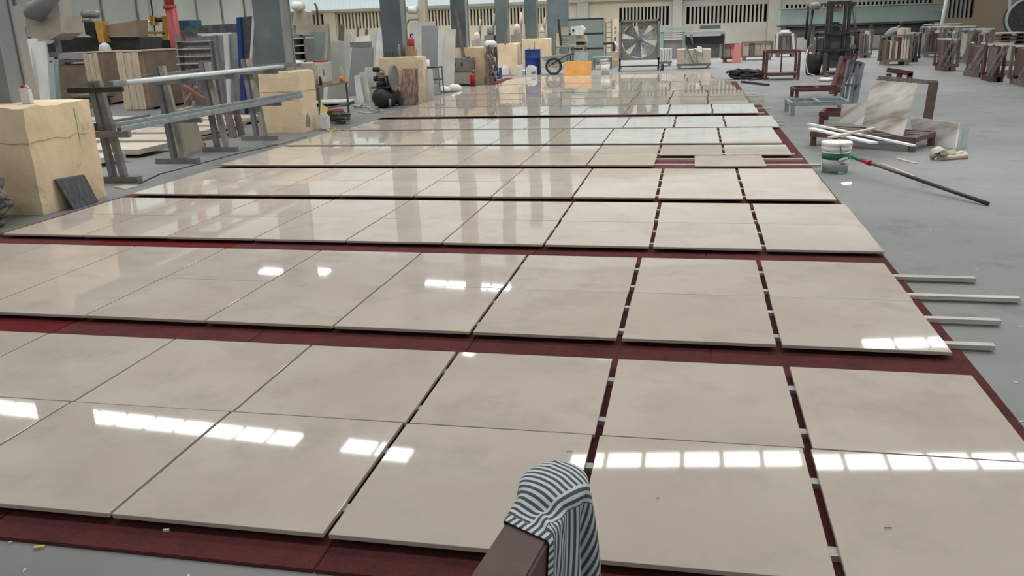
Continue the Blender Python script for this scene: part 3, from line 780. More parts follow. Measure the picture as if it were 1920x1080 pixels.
tag(pxbox(MB(), 333, 38, 356, 58, 21.7, 0.6).build('blue_box', 'teal_blue'), 'teal-blue box beside the red pole, above the tile shelf', 'box')
tag(pxbox(MB(), 334, 58, 354, 190, 21.7, 0.55, True).build('box_stand', 'old_wood'), 'wooden stand under the teal-blue box', 'stand')
bs = thing('blue_sheet', 'tall sheet with blue edge and grey glass face, left of the second column', 'panel', at(455, 195, 16.2))
MB().plate([at(443, 33, 16.2), at(450, 32, 16.2), Vector((at(458, 195, 16.2).x, 16.2, 0)), Vector((at(449, 195, 16.2).x, 16.2, 0))], 1, (0, 0.12, 0)).build('blue_edge', 'blue', bs)
MB().plate([at(450, 33, 16.26), at(473, 30, 16.26), at(468, 110, 16.26), Vector((at(464, 195, 16.26).x, 16.26, 0)), Vector((at(458, 195, 16.26).x, 16.26, 0))], 1, (0, 0.05, 0)).build('glass_face', 'slate', bs)
MB().plate([at(473, 30, 16.24), at(475, 29, 16.24), at(470, 112, 16.24), at(468, 112, 16.24)], 1, (0, 0.06, 0)).build('metal_edge', 'white', bs)
tag(MB().plate([at(474, 34, 16.7), at(478, 34, 16.7), Vector((at(489, 190, 16.7).x, 16.7, 0)), Vector((at(462, 190, 16.7).x, 16.7, 0))], 1, (0, 0.05, 0)).build('grey_slab', 'grey_stone'), 'triangular grey panel leaning between the blue sheet and second column', 'panel')
rpole = thing('red_pole', 'tall red steel pole in the left bay beside the yellow carriage', 'pole', at(324, 150, 21.2))
MB().path([at(312, -60, 21.2), at(318, 15, 21.2)], 0.13, 14).build('upper_tube', 'red', rpole)
MB().lathe(at(318, 13, 21.2), [(0.17, -0.05), (0.17, 0.05)], 14).build('flange', 'red', rpole)
p = at(320, 15, 21.2); MB().path([p, Vector((p.x + 0.03, 21.2, 0))], 0.145, 14).build('lower_tube', 'red', rpole)
xf = thing('timber_brace', 'reddish timber cross brace behind the A-frame rack', 'trestle', at(365, 190, 16.0))
MB().bar(at(340, 158, 16), at(386, 188, 16), 0.06, 0.08, (0, 1, 0)).build('brace', 'brace_wood', xf)
MB().bar(at(347, 190, 16.05), at(368, 162, 16.05), 0.06, 0.06, (0, 1, 0)).build('brace', 'ply', xf)
for a in (345, 388): 
    e_ = at(a, 160, 16.1); MB().box(e_.x - 0.04, e_.x + 0.04, 16.1, 16.18, 0, 0.85).build('post', 'old_wood', xf)

# ------------------------------------------------------------------ work corner between the second and third columns
t = thing('work_table', 'narrow brown work table beside the second cream base', 'table', (-7.1, 15.4, 0))
MB().box(-7.55, -6.72, 14.7, 16.15, 0.70, 0.73).build('table_top', 'ply', t, 0.004)
for x_ in (-7.5, -6.76):
    for y_ in (14.76, 16.1):
        MB().bar((x_, y_, 0), (x_, y_, 0.7), 0.035, 0.035).build('leg', 'old_wood', t)
MB().box(-6.775, -6.745, 14.76, 16.1, 0.28, 0.31).build('stretcher', 'old_wood', t)
c = thing('switch_cabinet', 'off-white electrical cabinet with clutter on top, standing on the work table', 'cabinet', (-7.25, 15.2, 0.73))
xa_ = at(612, 140, 15.0).x
MB().box(-7.5, -6.93, 15.1, 15.85, 0.73, 1.13).build('body', 'cab', c, 0.006)
dr_ = MB().box(-6.93, -6.915, 15.14, 15.81, 0.76, 1.1).build('door', 'cab', c, 0.004)
MB().box(-6.915, -6.9, 15.4, 15.42, 0.88, 1.0).build('handle', 'steel', dr_)
MB().plate([(-7.5, 15.05, 1.13), (-7.2, 15.02, 1.13), (-7.25, 15.3, 1.15), (-7.45, 15.32, 1.18)], 0.02, (0, 0, 0.02)).build('paper_heap', 'white', c)
MB().box(-7.15, -6.95, 15.5, 15.78, 1.13, 1.165).build('red_tray', 'ext_red', c)
def bottle(lab, p, h, r, body, cap, name='bottle', liq=None):
    t = thing(name, lab, 'bottle', p)
    x, y, z = p
    MB().lathe(p, [(r, 0), (r, h * 0.62), (r * 0.85, h * 0.72), (r * 0.35, h * 0.86), (r * 0.35, h * 0.93)], 14).build('body', body, t)
    MB().lathe((x, y, z + h * 0.93), [(r * 0.4, 0), (r * 0.4, h * 0.07)], 10).build('cap', cap, t)
    if liq: MB().lathe((x, y, z + 0.002), [(r * 1.01, 0), (r * 1.01, h * 0.36)], 14).build('liquid', liq, t)
bottle('clear bottle half full of orange liquid on the work table edge', Vector((-6.8, 16.0, 0.73)), 0.3, 0.05, 'clear', 'white', liq='orange_liq')
bottle('small brown bottle on the work table next to the cream base', Vector((-6.8, 14.85, 0.73)), 0.16, 0.03, 'cardboard', 'pink')
bottle('small dark bottle on the work table in front of the cabinet', Vector((-6.82, 15.02, 0.73)), 0.18, 0.032, 'black', 'white')
t = thing('white_can', 'white plastic can on the floor beside the second cream base', 'canister', gr(607, 244))
c = Vector(t['_o'])
MB().box(c.x - 0.08, c.x + 0.08, c.y - 0.02, c.y + 0.15, 0, 0.26).build('body', 'white', t, 0.02)
MB().lathe((c.x - 0.03, c.y + 0.06, 0.26), [(0.03, 0), (0.03, 0.03)], 12).build('cap', 'white', t)
MB().path([(c.x + 0.0, c.y + 0.06, 0.26), (c.x + 0.03, c.y + 0.06, 0.3), (c.x + 0.07, c.y + 0.06, 0.25)], 0.01, 6).build('handle', 'white', t)
tag(rope_heap((-6.5, 15.15, 0), 0.16, 8, 31, 0.016).build('hose_heap', 'rope'), 'tangled grey hose heap on the floor under the work table', 'hose')
tag(MB().plate([(-6.62, 14.5, 0.45), (-6.6, 14.75, 0.32), (-6.6, 14.55, 0.12), (-6.63, 14.42, 0.2)], 0.01, (0.004, 0, 0)).build('yellow_paper', M['card'] if False else mat('yellow_paper', S(214, 200, 120), 0.7)), 'yellow paper sheet stuck to the second cream base', 'paper')
t = thing('red_tub', 'round red-rimmed tub of rubble under the work table end', 'tub', (-6.9, 15.75, 0))
MB().lathe((-6.9, 15.75, 0), [(0.13, 0), (0.17, 0.2)], 18).build('tub_body', 'old_wood', t)
MB().ring((-6.9, 15.75, 0.2), 0.17, 0.015, 'z').build('rim', 'pink', t)
tag(MB().path([gr(618, 247, 0.02), gr(630, 242, 0.03), gr(624, 238, 0.05), gr(614, 243, 0.02), gr(624, 248, 0.02)], 0.012, 6).build('yellow_strap', mat('yellow_strap', S(190, 184, 80), 0.7)), 'short yellow strap on the floor by the white can', 'strap')

# shelf, stone offcuts and cut slabs behind the table
Yb = 22.5
sr = thing('steel_shelf', 'small steel shelf unit just right of the second column', 'shelf', at(563, 150, 19.5))
for yy in (70, 84, 98, 112): pxbox(MB(), 549, yy, 572, yy + 3, 19.5, 0.5).build('shelf_board', 'cab', sr)
for a in (547, 571): pxbox(MB(), a, 65, a + 3, 190, 19.5, 0.5, True).build('side_panel', 'steel', sr)
pxbox(MB(), 549, 65, 572, 118, 19.95, 0.05).build('back_panel', 'black', sr)
def lean(name, m, lab, pts, Y, back=0.25, th=0.05, cat='stone slab', group=None, foot=True):
    """upright piece given by its outline in the Y plane, leaning away from the camera"""
    vs = [at(px, py, Y) for px, py in pts]
    zm = min(v.z for v in vs); zM = max(v.z for v in vs)
    if foot:
        for v in vs:
            if v.z - zm < 0.3 * (zM - zm): v.z = 0
        zm = 0
    for v in vs: v.y += back * (v.z - zm) / max(0.01, zM - zm)
    return tag(MB().plate(vs, th, (0, th, 0)).build(name, m, None, 0.004), lab, cat, group, 'thing')
lean('stone_offcut', 'grey_green', 'pale green-grey stone sheet right of the small steel shelf', [(577, 172), (603, 172), (602, 60), (576, 60)], 20.4, 0.2)
lean('stone_offcut', 'cab', 'light grey trapezoid stone offcut behind the electrical cabinet', [(612, 178), (648, 178), (640, 78), (617, 76)], 21.0, 0.2)
lean('stone_offcut', 'grey_stone', 'large dark grey slab leaning behind the orange bottle', [(652, 186), (698, 186), (692, 89), (652, 90)], 22.2, 0.3)
lean('stone_offcut', 'white_stone', 'left white stone offcut leaning between table and compressor', [(668, 181), (682, 181), (668, 141), (658, 143)], 20.0, 0.2, 0.03)
lean('stone_offcut', 'white_stone', 'middle white stone offcut leaning between table and compressor', [(681, 180), (694, 180), (680, 135), (668, 137)], 20.15, 0.2, 0.03)
lean('stone_offcut', 'white_stone', 'right cream stone offcut leaning beside the compressor', [(690, 180), (703, 180), (700, 126), (678, 127)], 20.45, 0.2, 0.03)
lean('stone_offcut', 'cab', 'left narrow white slab leaning on the far side of the third column', [(688, 160), (699, 160), (697, 55), (688, 56)], 25.4, 0.4)
lean('stone_offcut', 'white_stone', 'tall white slab leaning just left of the third column', [(698, 160), (717, 160), (715, 55), (699, 56)], 25.2, 0.4)
lean('stone_offcut', 'white_stone', 'broken white slab leaning against the slotted wall behind the grey slab', [(636, 150), (654, 150), (650, 60), (636, 62)], 26.2, 0.4)
lean('stone_offcut', 'beige_stone', 'wide beige slab leaning far behind the electrical cabinet', [(545, 150), (608, 150), (606, 48), (545, 47)], 27.0, 0.4)
lean('stone_offcut', 'white_stone', 'pale grey slab leaning behind the dark grey slab', [(656, 150), (686, 150), (684, 66), (658, 70)], 24.4, 0.4)
tag(pxbox(MB(), 656, 78, 690, 89, 23.6, 0.3, False).box(at(660, 60, 23.6).x, at(688, 60, 23.6).x, 23.62, 23.88, 0, at(660, 86, 23.6).z).build('tool_chest', 'steel', None, 0.004), 'small grey chest standing above the large dark grey slab', 'chest')
for i, (a, b) in enumerate(((630, 640), (664, 668), (680, 685))):
    lean('timber_lath', 'old_wood', ('left', 'middle', 'right')[i] + ' brown timber lath leaning on the far slabs below the wall slots', [(a, 150), (b, 150), (b - 2, 46 + 4 * i), (a - 2, 46 + 4 * i)], 25.9, 0.3, 0.05, 'lath')
pl = thing('pallet', 'white-topped pallet under the leaning offcuts beside the compressor', 'pallet', at(660, 190, 19.0))
p = gr(628, 190); q = gr(694, 188)
MB().box(p.x, q.x, 18.95, 19.7, 0.07, 0.11).build('deck', 'white_stone', pl)
for xx in (p.x + 0.1, (p.x + q.x) / 2, q.x - 0.1): MB().box(xx - 0.06, xx + 0.06, 18.98, 19.68, 0, 0.07).build('runner', 'black', pl)
dm = thing('overhead_drill', 'grey dusty drilling machine above the steel shelf by the second column', 'machine', at(570, 120, 30.0))
MB().lathe(at(560, 12, 30), [(0.04, -0.3), (0.17, -0.28), (0.17, 0.2), (0.06, 0.22)], 14, 'y').build('motor', 'cab', dm)
MB().plate([at(552, 12, 30), at(575, 22, 30), at(575, 48, 30), at(548, 48, 30)], 1, (0, 0.5, 0)).build('head', 'dirty_cab', dm)
MB().path([at(590, 6, 30), at(594, 14, 30), at(597, 48, 30)], 0.04, 8).build('rod', 'black', dm)
p = at(548, 48, 30); MB().box(p.x, p.x + 1.2, 30.1, 30.6, 0, p.z).build('stand', 'grey_paint', dm)

# air compressor
ac = thing('air_compressor', 'black belt-driven air compressor standing beside the third column base', 'compressor', (-7.05, 18.6, 0))
tc_ = at(714, 184, 18.3)
MB().lathe((tc_.x, 18.25, tc_.z), [(0.05, -0.02), (0.16, 0.0), (0.215, 0.06), (0.23, 0.12), (0.23, 0.75), (0.2, 0.82), (0.05, 0.87)], 24, 'y').build('tank', 'black', ac)
for yy in (18.42, 18.95):
    MB().box(tc_.x - 0.2, tc_.x + 0.2, yy - 0.02, yy + 0.02, 0.04, tc_.z - 0.15).build('saddle', 'black', ac)
for sx in (-1, 1):
    MB().lathe((tc_.x + sx * 0.24 - 0.025, 18.9, 0.09), [(0.09, 0), (0.09, 0.05)], 14, 'x').build('wheel', 'rubber', ac)
MB().path([(tc_.x + 0.2, 18.3, 0.0), (tc_.x + 0.22, 18.28, 0.2)], 0.03, 8).build('foot', 'steel', ac)
MB().box(tc_.x - 0.22, tc_.x + 0.22, 18.3, 19.0, tc_.z + 0.215, tc_.z + 0.245).build('platform', 'black', ac)
pb = MB().lathe((tc_.x - 0.04, 18.5, tc_.z + 0.24), [(0.11, 0), (0.11, 0.1), (0.07, 0.14), (0.1, 0.2)], 14)
for k in range(6): pb.lathe((tc_.x - 0.04, 18.5, tc_.z + 0.4 + k * 0.03), [(0.1, 0), (0.1, 0.012)], 12)
pb.build('pump', 'black', ac)
MB().path([(tc_.x - 0.2, 18.5, tc_.z + 0.42), (tc_.x - 0.12, 18.5, tc_.z + 0.42)], 0.06, 12).build('air_filter', 'black', ac)
MB().path([(tc_.x - 0.2, 18.5, tc_.z + 0.62), (tc_.x - 0.06, 18.5, tc_.z + 0.62)], 0.055, 12).build('cylinder_head', 'black', ac)
MB().path([(tc_.x - 0.06, 18.48, tc_.z + 0.62), (tc_.x + 0.06, 18.44, tc_.z + 0.6), (tc_.x + 0.1, 18.44, tc_.z + 0.4), (tc_.x + 0.14, 18.44, tc_.z + 0.22)], 0.018, 8).build('pipe', 'steel', ac)
MB().lathe((tc_.x + 0.02, 18.85, tc_.z + 0.36), [(0.1, -0.15), (0.11, -0.1), (0.11, 0.12), (0.05, 0.16)], 14, 'y').build('motor', 'black', ac)
g_ = MB().ring((tc_.x + 0.25, 18.55, tc_.z + 0.42), 0.27, 0.035, 'x', 26, 8)
g_.lathe((tc_.x + 0.24, 18.55, tc_.z + 0.42), [(0.25, 0), (0.25, 0.02)], 22, 'x')
g_.build('belt_guard', 'grey_paint', ac)
tag(MB().path([gr(690, 200, 0.02), gr(697, 206, 0.03), gr(712, 208, 0.05), gr(704, 204, 0.03), gr(722, 207, 0.02), gr(690, 213, 0.02), gr(670, 209, 0.02)], 0.012, 6).build('air_hose', 'cable'), 'pale air hose curling on the floor by the compressor', 'hose')
tag(rope_heap(tuple(gr(672, 203)), 0.16, 3, 5, 0.012).build('wire_heap', 'cable'), 'loose heap of pale wire on the floor left of the compressor', 'wire')

# panels around the third base
lean('drip_panel', 'drip', 'brown paint-stained panel leaning on the third cream base', [(748, 196), (790, 193), (777, 129), (747, 130)], 19.05, 0.22, 0.03, 'panel')
lean('wood_board', 'wood', 'pale wooden board leaning at the right of the stained panel', [(784, 195), (796, 193), (784, 112), (776, 112)], 18.95, 0.3, 0.03, 'board')
lean('white_board', 'white_stone', 'slim white board standing right of the wooden board', [(797, 190), (806, 189), (800, 130), (791, 131)], 19.75, 0.15, 0.05, 'board')
t = thing('paint_tin', 'white tin with dark green band on a ledge by the third base', 'tin', at(796, 131, 20.6))
c = Vector(t['_o']); MB().box(c.x - 0.12, c.x + 0.12, 20.6, 20.9, 0, c.z).build('ledge_post', 'cab', t)
MB().lathe((c.x, 20.75, c.z), [(0.09, 0), (0.09, 0.24)], 16).build('can', 'bright_white', t)
MB().lathe((c.x, 20.75, c.z), [(0.092, 0.02), (0.092, 0.08)], 16).build('band', 'dkgreen', t)
bottle('green spray bottle with white cap on the third cream base', Vector((at(751, 103, 19.5).x, 19.42, 1.08)), 0.28, 0.035, 'grey_green', 'white')
for i, (a, b, c_, d) in enumerate(((761, 90, 778, 104), (762, 84, 771, 90))):
    p = at(a, d, 19.6); q = at(b if False else c_, b, 19.6)
    z0_ = 1.08 if i == 0 else 1.24
    tag(MB().box(p.x, at(c_, d, 19.6).x, 19.55, 19.8, z0_, z0_ + (0.16 if i == 0 else 0.07)).build('cardboard_box', 'cardboard', None, 0.004), ('brown cardboard box on the third cream base', 'small carton stacked on the brown cardboard box')[i], 'box')
for i, px in enumerate((721, 728, 735)):
    p = at(px, 105, 19.42); tag(MB().path([(p.x, 19.42, 1.07), (p.x + 0.02, 19.42, 1.16), (p.x + 0.05, 19.42, 1.19)], 0.012, 6).build('hook_bolt', 'black'), ORD[i] + ' bent bolt from the left on top of the third cream base', 'bolt')
t = thing('tool_cart', 'small dark tool cart with shelves, left of the dusty steel cabinet', 'cart', gr(815, 178))
c = Vector(t['_o'])
for x_ in (-0.16, 0.16):
    for y_ in (0.0, 0.35): MB().bar((c.x + x_, c.y + y_, 0), (c.x + x_ * 0.85, c.y + y_, 0.72), 0.03, 0.03).build('leg', 'steel', t)
MB().box(c.x - 0.17, c.x + 0.17, c.y, c.y + 0.36, 0.7, 0.73).build('top_tray', 'black', t)
MB().box(c.x - 0.17, c.x + 0.17, c.y, c.y + 0.36, 0.38, 0.41).build('middle_tray', 'brown', t)
MB().box(c.x - 0.1, c.x + 0.12, c.y + 0.02, c.y + 0.2, 0.06, 0.3).build('box_insert', 'cab', t)
lean('dark_slab', 'grey_stone', 'tall dark grey-green panel leaning behind the third base', [(789, 145), (817, 143), (811, 48), (780, 49)], 23.0, 0.5, 0.05, 'panel')
lean('white_slab', 'white_stone', 'left white slab leaning right of the tall dark panel', [(812, 140), (830, 140), (828, 56), (811, 57)], 24.6, 0.4, 0.06)
lean('white_slab', 'cab', 'right pale slab leaning right of the tall dark panel', [(828, 140), (849, 138), (847, 55), (828, 57)], 24.4, 0.4, 0.06)
lean('white_slab', 'white_stone', 'pale slab leaning behind the tall dark panel, under the wall slots', [(762, 130), (806, 130), (806, 40), (762, 42)], 26.6, 0.4, 0.06)
t = thing('fire_extinguisher', 'red fire extinguisher hung behind the third column', 'extinguisher', at(772, 100, 22.6))
c = Vector(t['_o'])
MB().box(c.x - 0.03, c.x + 0.03, 22.72, 22.78, 0, c.z + 0.5).build('bracket_post', 'cab', t)
MB().lathe((c.x, 22.6, c.z), [(0.09, 0), (0.09, 0.36), (0.03, 0.43)], 14).build('cylinder', 'ext_red', t)
MB().path([(c.x, 22.6, c.z + 0.42), (c.x, 22.6, c.z + 0.5), (c.x + 0.06, 22.6, c.z + 0.5)], 0.02, 6).build('valve', 'black', t)
rb = thing('mixing_robot', 'grey arm machine with round white motor above the third base', 'machine', at(785, 110, 30.0))
MB().plate([at(783, -10, 30), at(797, -10, 30), at(798, 46, 30), at(784, 48, 30)], 1, (0, 0.3, 0)).build('arm', 'dirty_cab', rb)
MB().lathe(at(778, 19, 30), [(0.05, -0.25), (0.14, -0.22), (0.14, 0.05), (0.06, 0.08)], 14, 'x').build('motor', 'cab', rb)
p = at(784, 48, 30); MB().box(p.x - 0.1, p.x + 0.4, 30.05, 30.5, 0, p.z).build('pedestal', 'dirty_cab', rb)
MB().path([at(784, 36, 30), at(768, 36, 30), at(761, 46, 30), at(760, 90, 30)], 0.05, 8).build('hose', 'steel', rb)

# dusty steel cabinet, extinguisher, cable bundle
t = thing('steel_cabinet', 'dusty steel cabinet with two dark slots before the fourth base', 'cabinet', (-7.1, 25.85, 0))
p = at(837, 160, 25.7); q = at(884, 160, 25.7)
MB().box(p.x, q.x, 25.7, 26.15, 0.04, 0.44).build('lower_body', 'dirty_cab', t, 0.005)
MB().box(p.x - 0.08, q.x + 0.03, 25.66, 26.15, 0.44, 0.82).build('upper_body', 'grey_paint', t, 0.005)
for px in (853, 866): 
    e_ = at(px, 120, 25.66); MB().box(e_.x - 0.02, e_.x + 0.02, 25.64, 25.66, 0.58, 0.7).build('slot', 'black', t)
for px in (840, 876):
    e_ = at(px, 106, 25.8); MB().box(e_.x - 0.06, e_.x + 0.06, 25.8, 25.9, 0.82, 0.85).build('lug', 'black', t)
for x_ in (p.x + 0.05, q.x - 0.05): MB().box(x_ - 0.04, x_ + 0.04, 25.72, 26.1, 0, 0.04).build('foot', 'black', t)
t = thing('fire_extinguisher', 'red fire extinguisher standing on the floor at the dusty cabinet corner', 'extinguisher', gr(887, 162))
c = Vector(t['_o'])
MB().lathe(c, [(0.085, 0), (0.085, 0.32), (0.03, 0.39)], 14).build('cylinder', 'ext_red', t)
MB().path([c + Vector((0, 0, 0.38)), c + Vector((0, 0, 0.45)), c + Vector((0.07, 0, 0.47))], 0.02, 6).build('valve', 'steel', t)
t = thing('plastic_sack', 'crumpled white plastic sack on the floor left of the dusty cabinet', 'sack', gr(846, 172))
c = Vector(t['_o'])
mb = MB(); rs_ = random.Random(4)
for k in range(5):
    o_ = Vector((rs_.uniform(-0.2, 0.2), rs_.uniform(-0.2, 0.1), 0))
    mb.lathe(c + o_, [(0.12, 0), (0.16, 0.04), (0.12, 0.09 + 0.02 * k), (0.03, 0.12 + 0.025 * k)], 7)
mb.build('sack_body', 'white', t)
tag(pxbox(MB(), 824, 136, 836, 160, 25.35, 0.25, True).build('white_box', 'cab', None, 0.005), 'small pale box standing behind the crumpled plastic sack', 'box')
t = thing('cable_bundle', 'bundle of dusty cables and rags hung on the fourth base', 'cable bundle', (-6.2, 26.0, 0))
rs_ = random.Random(8)
for k in range(9):
    x_ = -6.19 + rs_.uniform(0, 0.12); pts = []
    for j in range(9):
        pts.append((x_ + 0.09 * math.sin(j * 1.7 + k), 25.9 + 0.06 * k + 0.05 * math.cos(j * 2.1 + k), 1.2 - j * (0.9 + 0.03 * k) / 8))
    MB().path(pts, 0.03, 6).build('cable', ('rope', 'steel', 'cab')[k % 3], t)
mb = MB(); 
for k in range(4): mb.lathe((-6.2 + 0.05 * k, 26.0 + 0.05 * k, 1.17), [(0.1, -0.06), (0.13, 0.03), (0.08, 0.1), (0.02, 0.14)], 8)
mb.build('rag_top', 'white', t)
MB().box(-6.3, -6.08, 25.85, 26.15, 0, 0.25).build('heap_base', 'old_wood', t)
lean('brown_plank', 'old_wood', 'dark brown plank leaning on the fourth base under the cables', [(912, 156), (918, 156), (911, 100), (905, 100)], 25.6, 0.2, 0.04, 'plank')
lean('dark_plank', 'old_wood', 'thin plank leaning across the fourth column foot', [(866, 108), (872, 108), (852, 16), (848, 16)], 25.9, 0.25, 0.05, 'plank', None, False)['kind'] = 'thing'

# ------------------------------------------------------------------ far centre
t = thing('blue_basket', 'blue plastic basket on the floor by the fifth column base', 'basket', gr(929, 148))
c = Vector(t['_o'])
MB().box(c.x - 0.14, c.x + 0.14, c.y - 0.01, c.y + 0.3, 0.0, 0.02).build('basket_floor', 'blue', t)
for k in range(5):
    x_ = c.x - 0.15 + k * 0.075
    MB().box(x_ - 0.012, x_ + 0.012, c.y - 0.02, c.y, 0, 0.36).build('upright_slat', 'blue', t)
for z_ in (0.02, 0.12, 0.22, 0.33):
    MB().box(c.x - 0.16, c.x + 0.16, c.y - 0.03, c.y - 0.01, z_, z_ + 0.03).build('band', 'blue', t)
MB().box(c.x - 0.16, c.x - 0.14, c.y, c.y + 0.32, 0, 0.36).build('side', 'blue', t)
MB().box(c.x + 0.14, c.x + 0.16, c.y, c.y + 0.32, 0, 0.36).build('side', 'blue', t)
MB().box(c.x - 0.13, c.x + 0.13, c.y + 0.02, c.y + 0.28, 0.02, 0.25).build('contents', 'white', t)
tag(MB().lathe(gr(921, 151), [(0.16, 0), (0.2, 0.1), (0.17, 0.26), (0.05, 0.36)], 9).build('dark_bag', 'rope'), 'dark slumped bag left of the blue basket', 'bag')
def canister(lab, g, w, h, name='jerry_can'):
    t = thing(name, lab, 'canister', g); c = Vector(g)
    MB().box(c.x - w / 2, c.x + w / 2, c.y, c.y + 0.2, 0, h).build('body', 'white', t, 0.025)
    MB().lathe((c.x - w * 0.25, c.y + 0.1, h), [(0.03, 0), (0.03, 0.04)], 10).build('cap', 'white', t)
    MB().path([(c.x - w * 0.1, c.y + 0.1, h - 0.01), (c.x, c.y + 0.1, h + 0.04), (c.x + w * 0.35, c.y + 0.1, h - 0.01)], 0.014, 6).build('handle', 'white', t)
    return t
canister('squat white canister on the floor left of the blue drum', gr(947, 142), 0.28, 0.3)
canister('slim white jerry can in front of the blue drum', Vector((gr(994, 139).x, 29.4, 0)), 0.2, 0.36)
jc = canister('wide white jerry can with dark print in front of the wheelbarrow', Vector((gr(1013, 139.5).x, 29.3, 0)), 0.36, 0.36)
c = Vector(jc['_o']); MB().box(c.x + 0.02, c.x + 0.15, c.y - 0.004, c.y, 0.12, 0.2).build('print', 'steel', jc)
t = thing('oil_drum', 'deep blue steel drum beside the fifth cream base', 'drum', (-5.75, 31.2, 0))
MB().lathe((-5.75, 31.2, 0), [(0.28, 0), (0.29, 0.02), (0.285, 0.28), (0.295, 0.3), (0.285, 0.32), (0.285, 0.57), (0.295, 0.59), (0.285, 0.61), (0.285, 0.86), (0.29, 0.88)], 26).build('drum_body', 'blue', t)
MB().ring((-5.75, 31.2, 0.88), 0.285, 0.014, 'z').build('rim', 'blue', t)
MB().lathe((-5.85, 31.1, 0.88), [(0.03, 0), (0.03, 0.05)], 10).build('bung', 'steel', t)
MB().path([(-5.7, 31.2, 0.6), (-5.68, 31.2, 1.15)], 0.02, 6).build('stirring_stick', 'ply', t)
tag(pxbox(MB(), 972, 132, 985, 138, 31.8, 0.6, True).build('white_tray', 'white', None, 0.01), 'low white tray on the floor left of the blue drum', 'tray')
t = thing('wheelbarrow', 'grey wheelbarrow with large wheel, right of the blue drum', 'wheelbarrow', gr(1038, 137))
c = Vector(t['_o']); wy = 30.6
wc = at(1038, 118, wy)
MB().ring((wc.x, wy, 0.3), 0.27, 0.035, 'y', 30, 8).build('tyre', 'rubber', t)
MB().ring((wc.x, wy, 0.3), 0.22, 0.015, 'y', 26, 6).build('rim', 'steel', t)
sp = MB()
for k in range(8): sp.path([(wc.x, wy, 0.3), (wc.x + 0.22 * math.cos(k * 0.785), wy, 0.3 + 0.22 * math.sin(k * 0.785))], 0.008, 5)
sp.build('spokes', 'steel', t)
MB().plate([(wc.x - 0.5, wy + 0.1, 0.62), (wc.x + 0.55, wy + 0.1, 0.72), (wc.x + 0.4, wy + 0.1, 0.4), (wc.x - 0.2, wy + 0.1, 0.36)], 1, (0, 0.6, 0)).build('tray', 'galv', t)
for yy in (wy - 0.08, wy + 0.75):
    MB().path([(wc.x - 0.15, yy, 0.32), (wc.x + 0.5, yy, 0.68), (wc.x + 0.95, yy, 0.72)], 0.02, 6).build('handle', 'black', t)
    MB().path([(wc.x + 0.5, yy, 0.66), (wc.x + 0.5, yy, 0.0)], 0.018, 6).build('stand_leg', 'black', t)
tag(MB().plate([(gr(1068, 140).x, 29.15, 0.0), (gr(1114, 140).x, 29.15, 0.0), (gr(1114, 140).x, 29.35, 0.5), (gr(1068, 140).x, 29.35, 0.5)], 1, (0, 0.03, 0)).build('orange_board', 'orange', None, 0.004), 'orange-brown board propped upright at the far end of the slabs', 'board')
lean('metal_sheet', 'galv', 'grey metal sheet leaning behind the orange board', [(1074, 140), (1098, 140), (1102, 97), (1076, 98)], 30.2, 0.2, 0.02, 'sheet')
t = thing('white_bin', 'tall white plastic bin right of the orange board', 'bin', gr(1135, 141))
c = Vector(t['_o'])
MB().lathe((c.x, c.y, 0), [(0.13, 0), (0.16, 0.4)], 18).build('bin_body', 'white', t)
MB().ring((c.x, c.y, 0.4), 0.16, 0.012, 'z').build('rim', 'white', t)

# bridge saw head and benches behind the wheelbarrow
t = thing('cutting_machine', 'small stone cutting machine with white motor box on a bench', 'machine', at(1075, 110, 36.0))
MB().plate([at(1070, 50, 36), at(1090, 48, 36), at(1096, 54, 36), at(1092, 66, 36), at(1071, 66, 36)], 1, (0, 0.5, 0)).build('motor_box', 'white', t)
MB().lathe(at(1075, 57, 35.99), [(0.05, -0.03), (0.05, 0.0)], 14, 'y').build('shaft_hole', 'black', t)
MB().plate([at(1080, 66, 36.05), at(1097, 66, 36.05), at(1100, 78, 36.05), at(1078, 78, 36.05)], 1, (0, 0.5, 0)).build('gear_housing', 'dirty_cab', t)
MB().plate([at(1052, 50, 36.1), at(1066, 50, 36.1), at(1066, 66, 36.1), at(1052, 66, 36.1)], 1, (0, 0.15, 0)).build('guide_frame', 'dirty_cab', t)
p = at(1042, 86, 36); q = at(1096, 86, 36)
MB().box(p.x, q.x, 36, 36.9, p.z - 0.05, p.z).build('bench_top', 'dirty_cab', t)
for k in range(5): pxbox(MB(), 1053, 70 + 3.6 * k, 1064 + k * 0.6, 72.4 + 3.6 * k, 36.2, 0.5).build('stacked_plate', 'cab', t)
for x_ in (p.x + 0.05, (p.x + q.x) / 2, q.x - 0.05):
    for y_ in (36.05, 36.85): MB().box(x_ - 0.035, x_ + 0.035, y_ - 0.03, y_ + 0.03, 0, p.z - 0.05).build('leg', 'dirty_cab', t)
MB().bar(at(1052, 86, 36.1), at(1047, 36, 36.1), 0.08, 0.06, (0, 1, 0)).build('mast', 'black', t)
pxbox(MB(), 1080, 66, 1096, 86, 36.15, 0.4).build('carriage', 'black', t)
lean('cone_post', 'wood', 'pale tapered board standing left of the cutting machine', [(1041, 108), (1052, 108), (1049, 62), (1043, 62)], 37.8, 0.1, 0.06, 'board')
t = thing('glazed_cabinet', 'tall grey-green glazed cabinet with three tiers right of the cutting machine', 'cabinet', at(1100, 105, 38.5))
p = at(1066, 104, 38.5); q = at(1132, 104, 38.5); zt_ = at(1100, 34, 38.5).z
MB().box(p.x, q.x, 38.5, 39.3, 0.0, zt_).build('carcass', 'grey_green', t, 0.01)
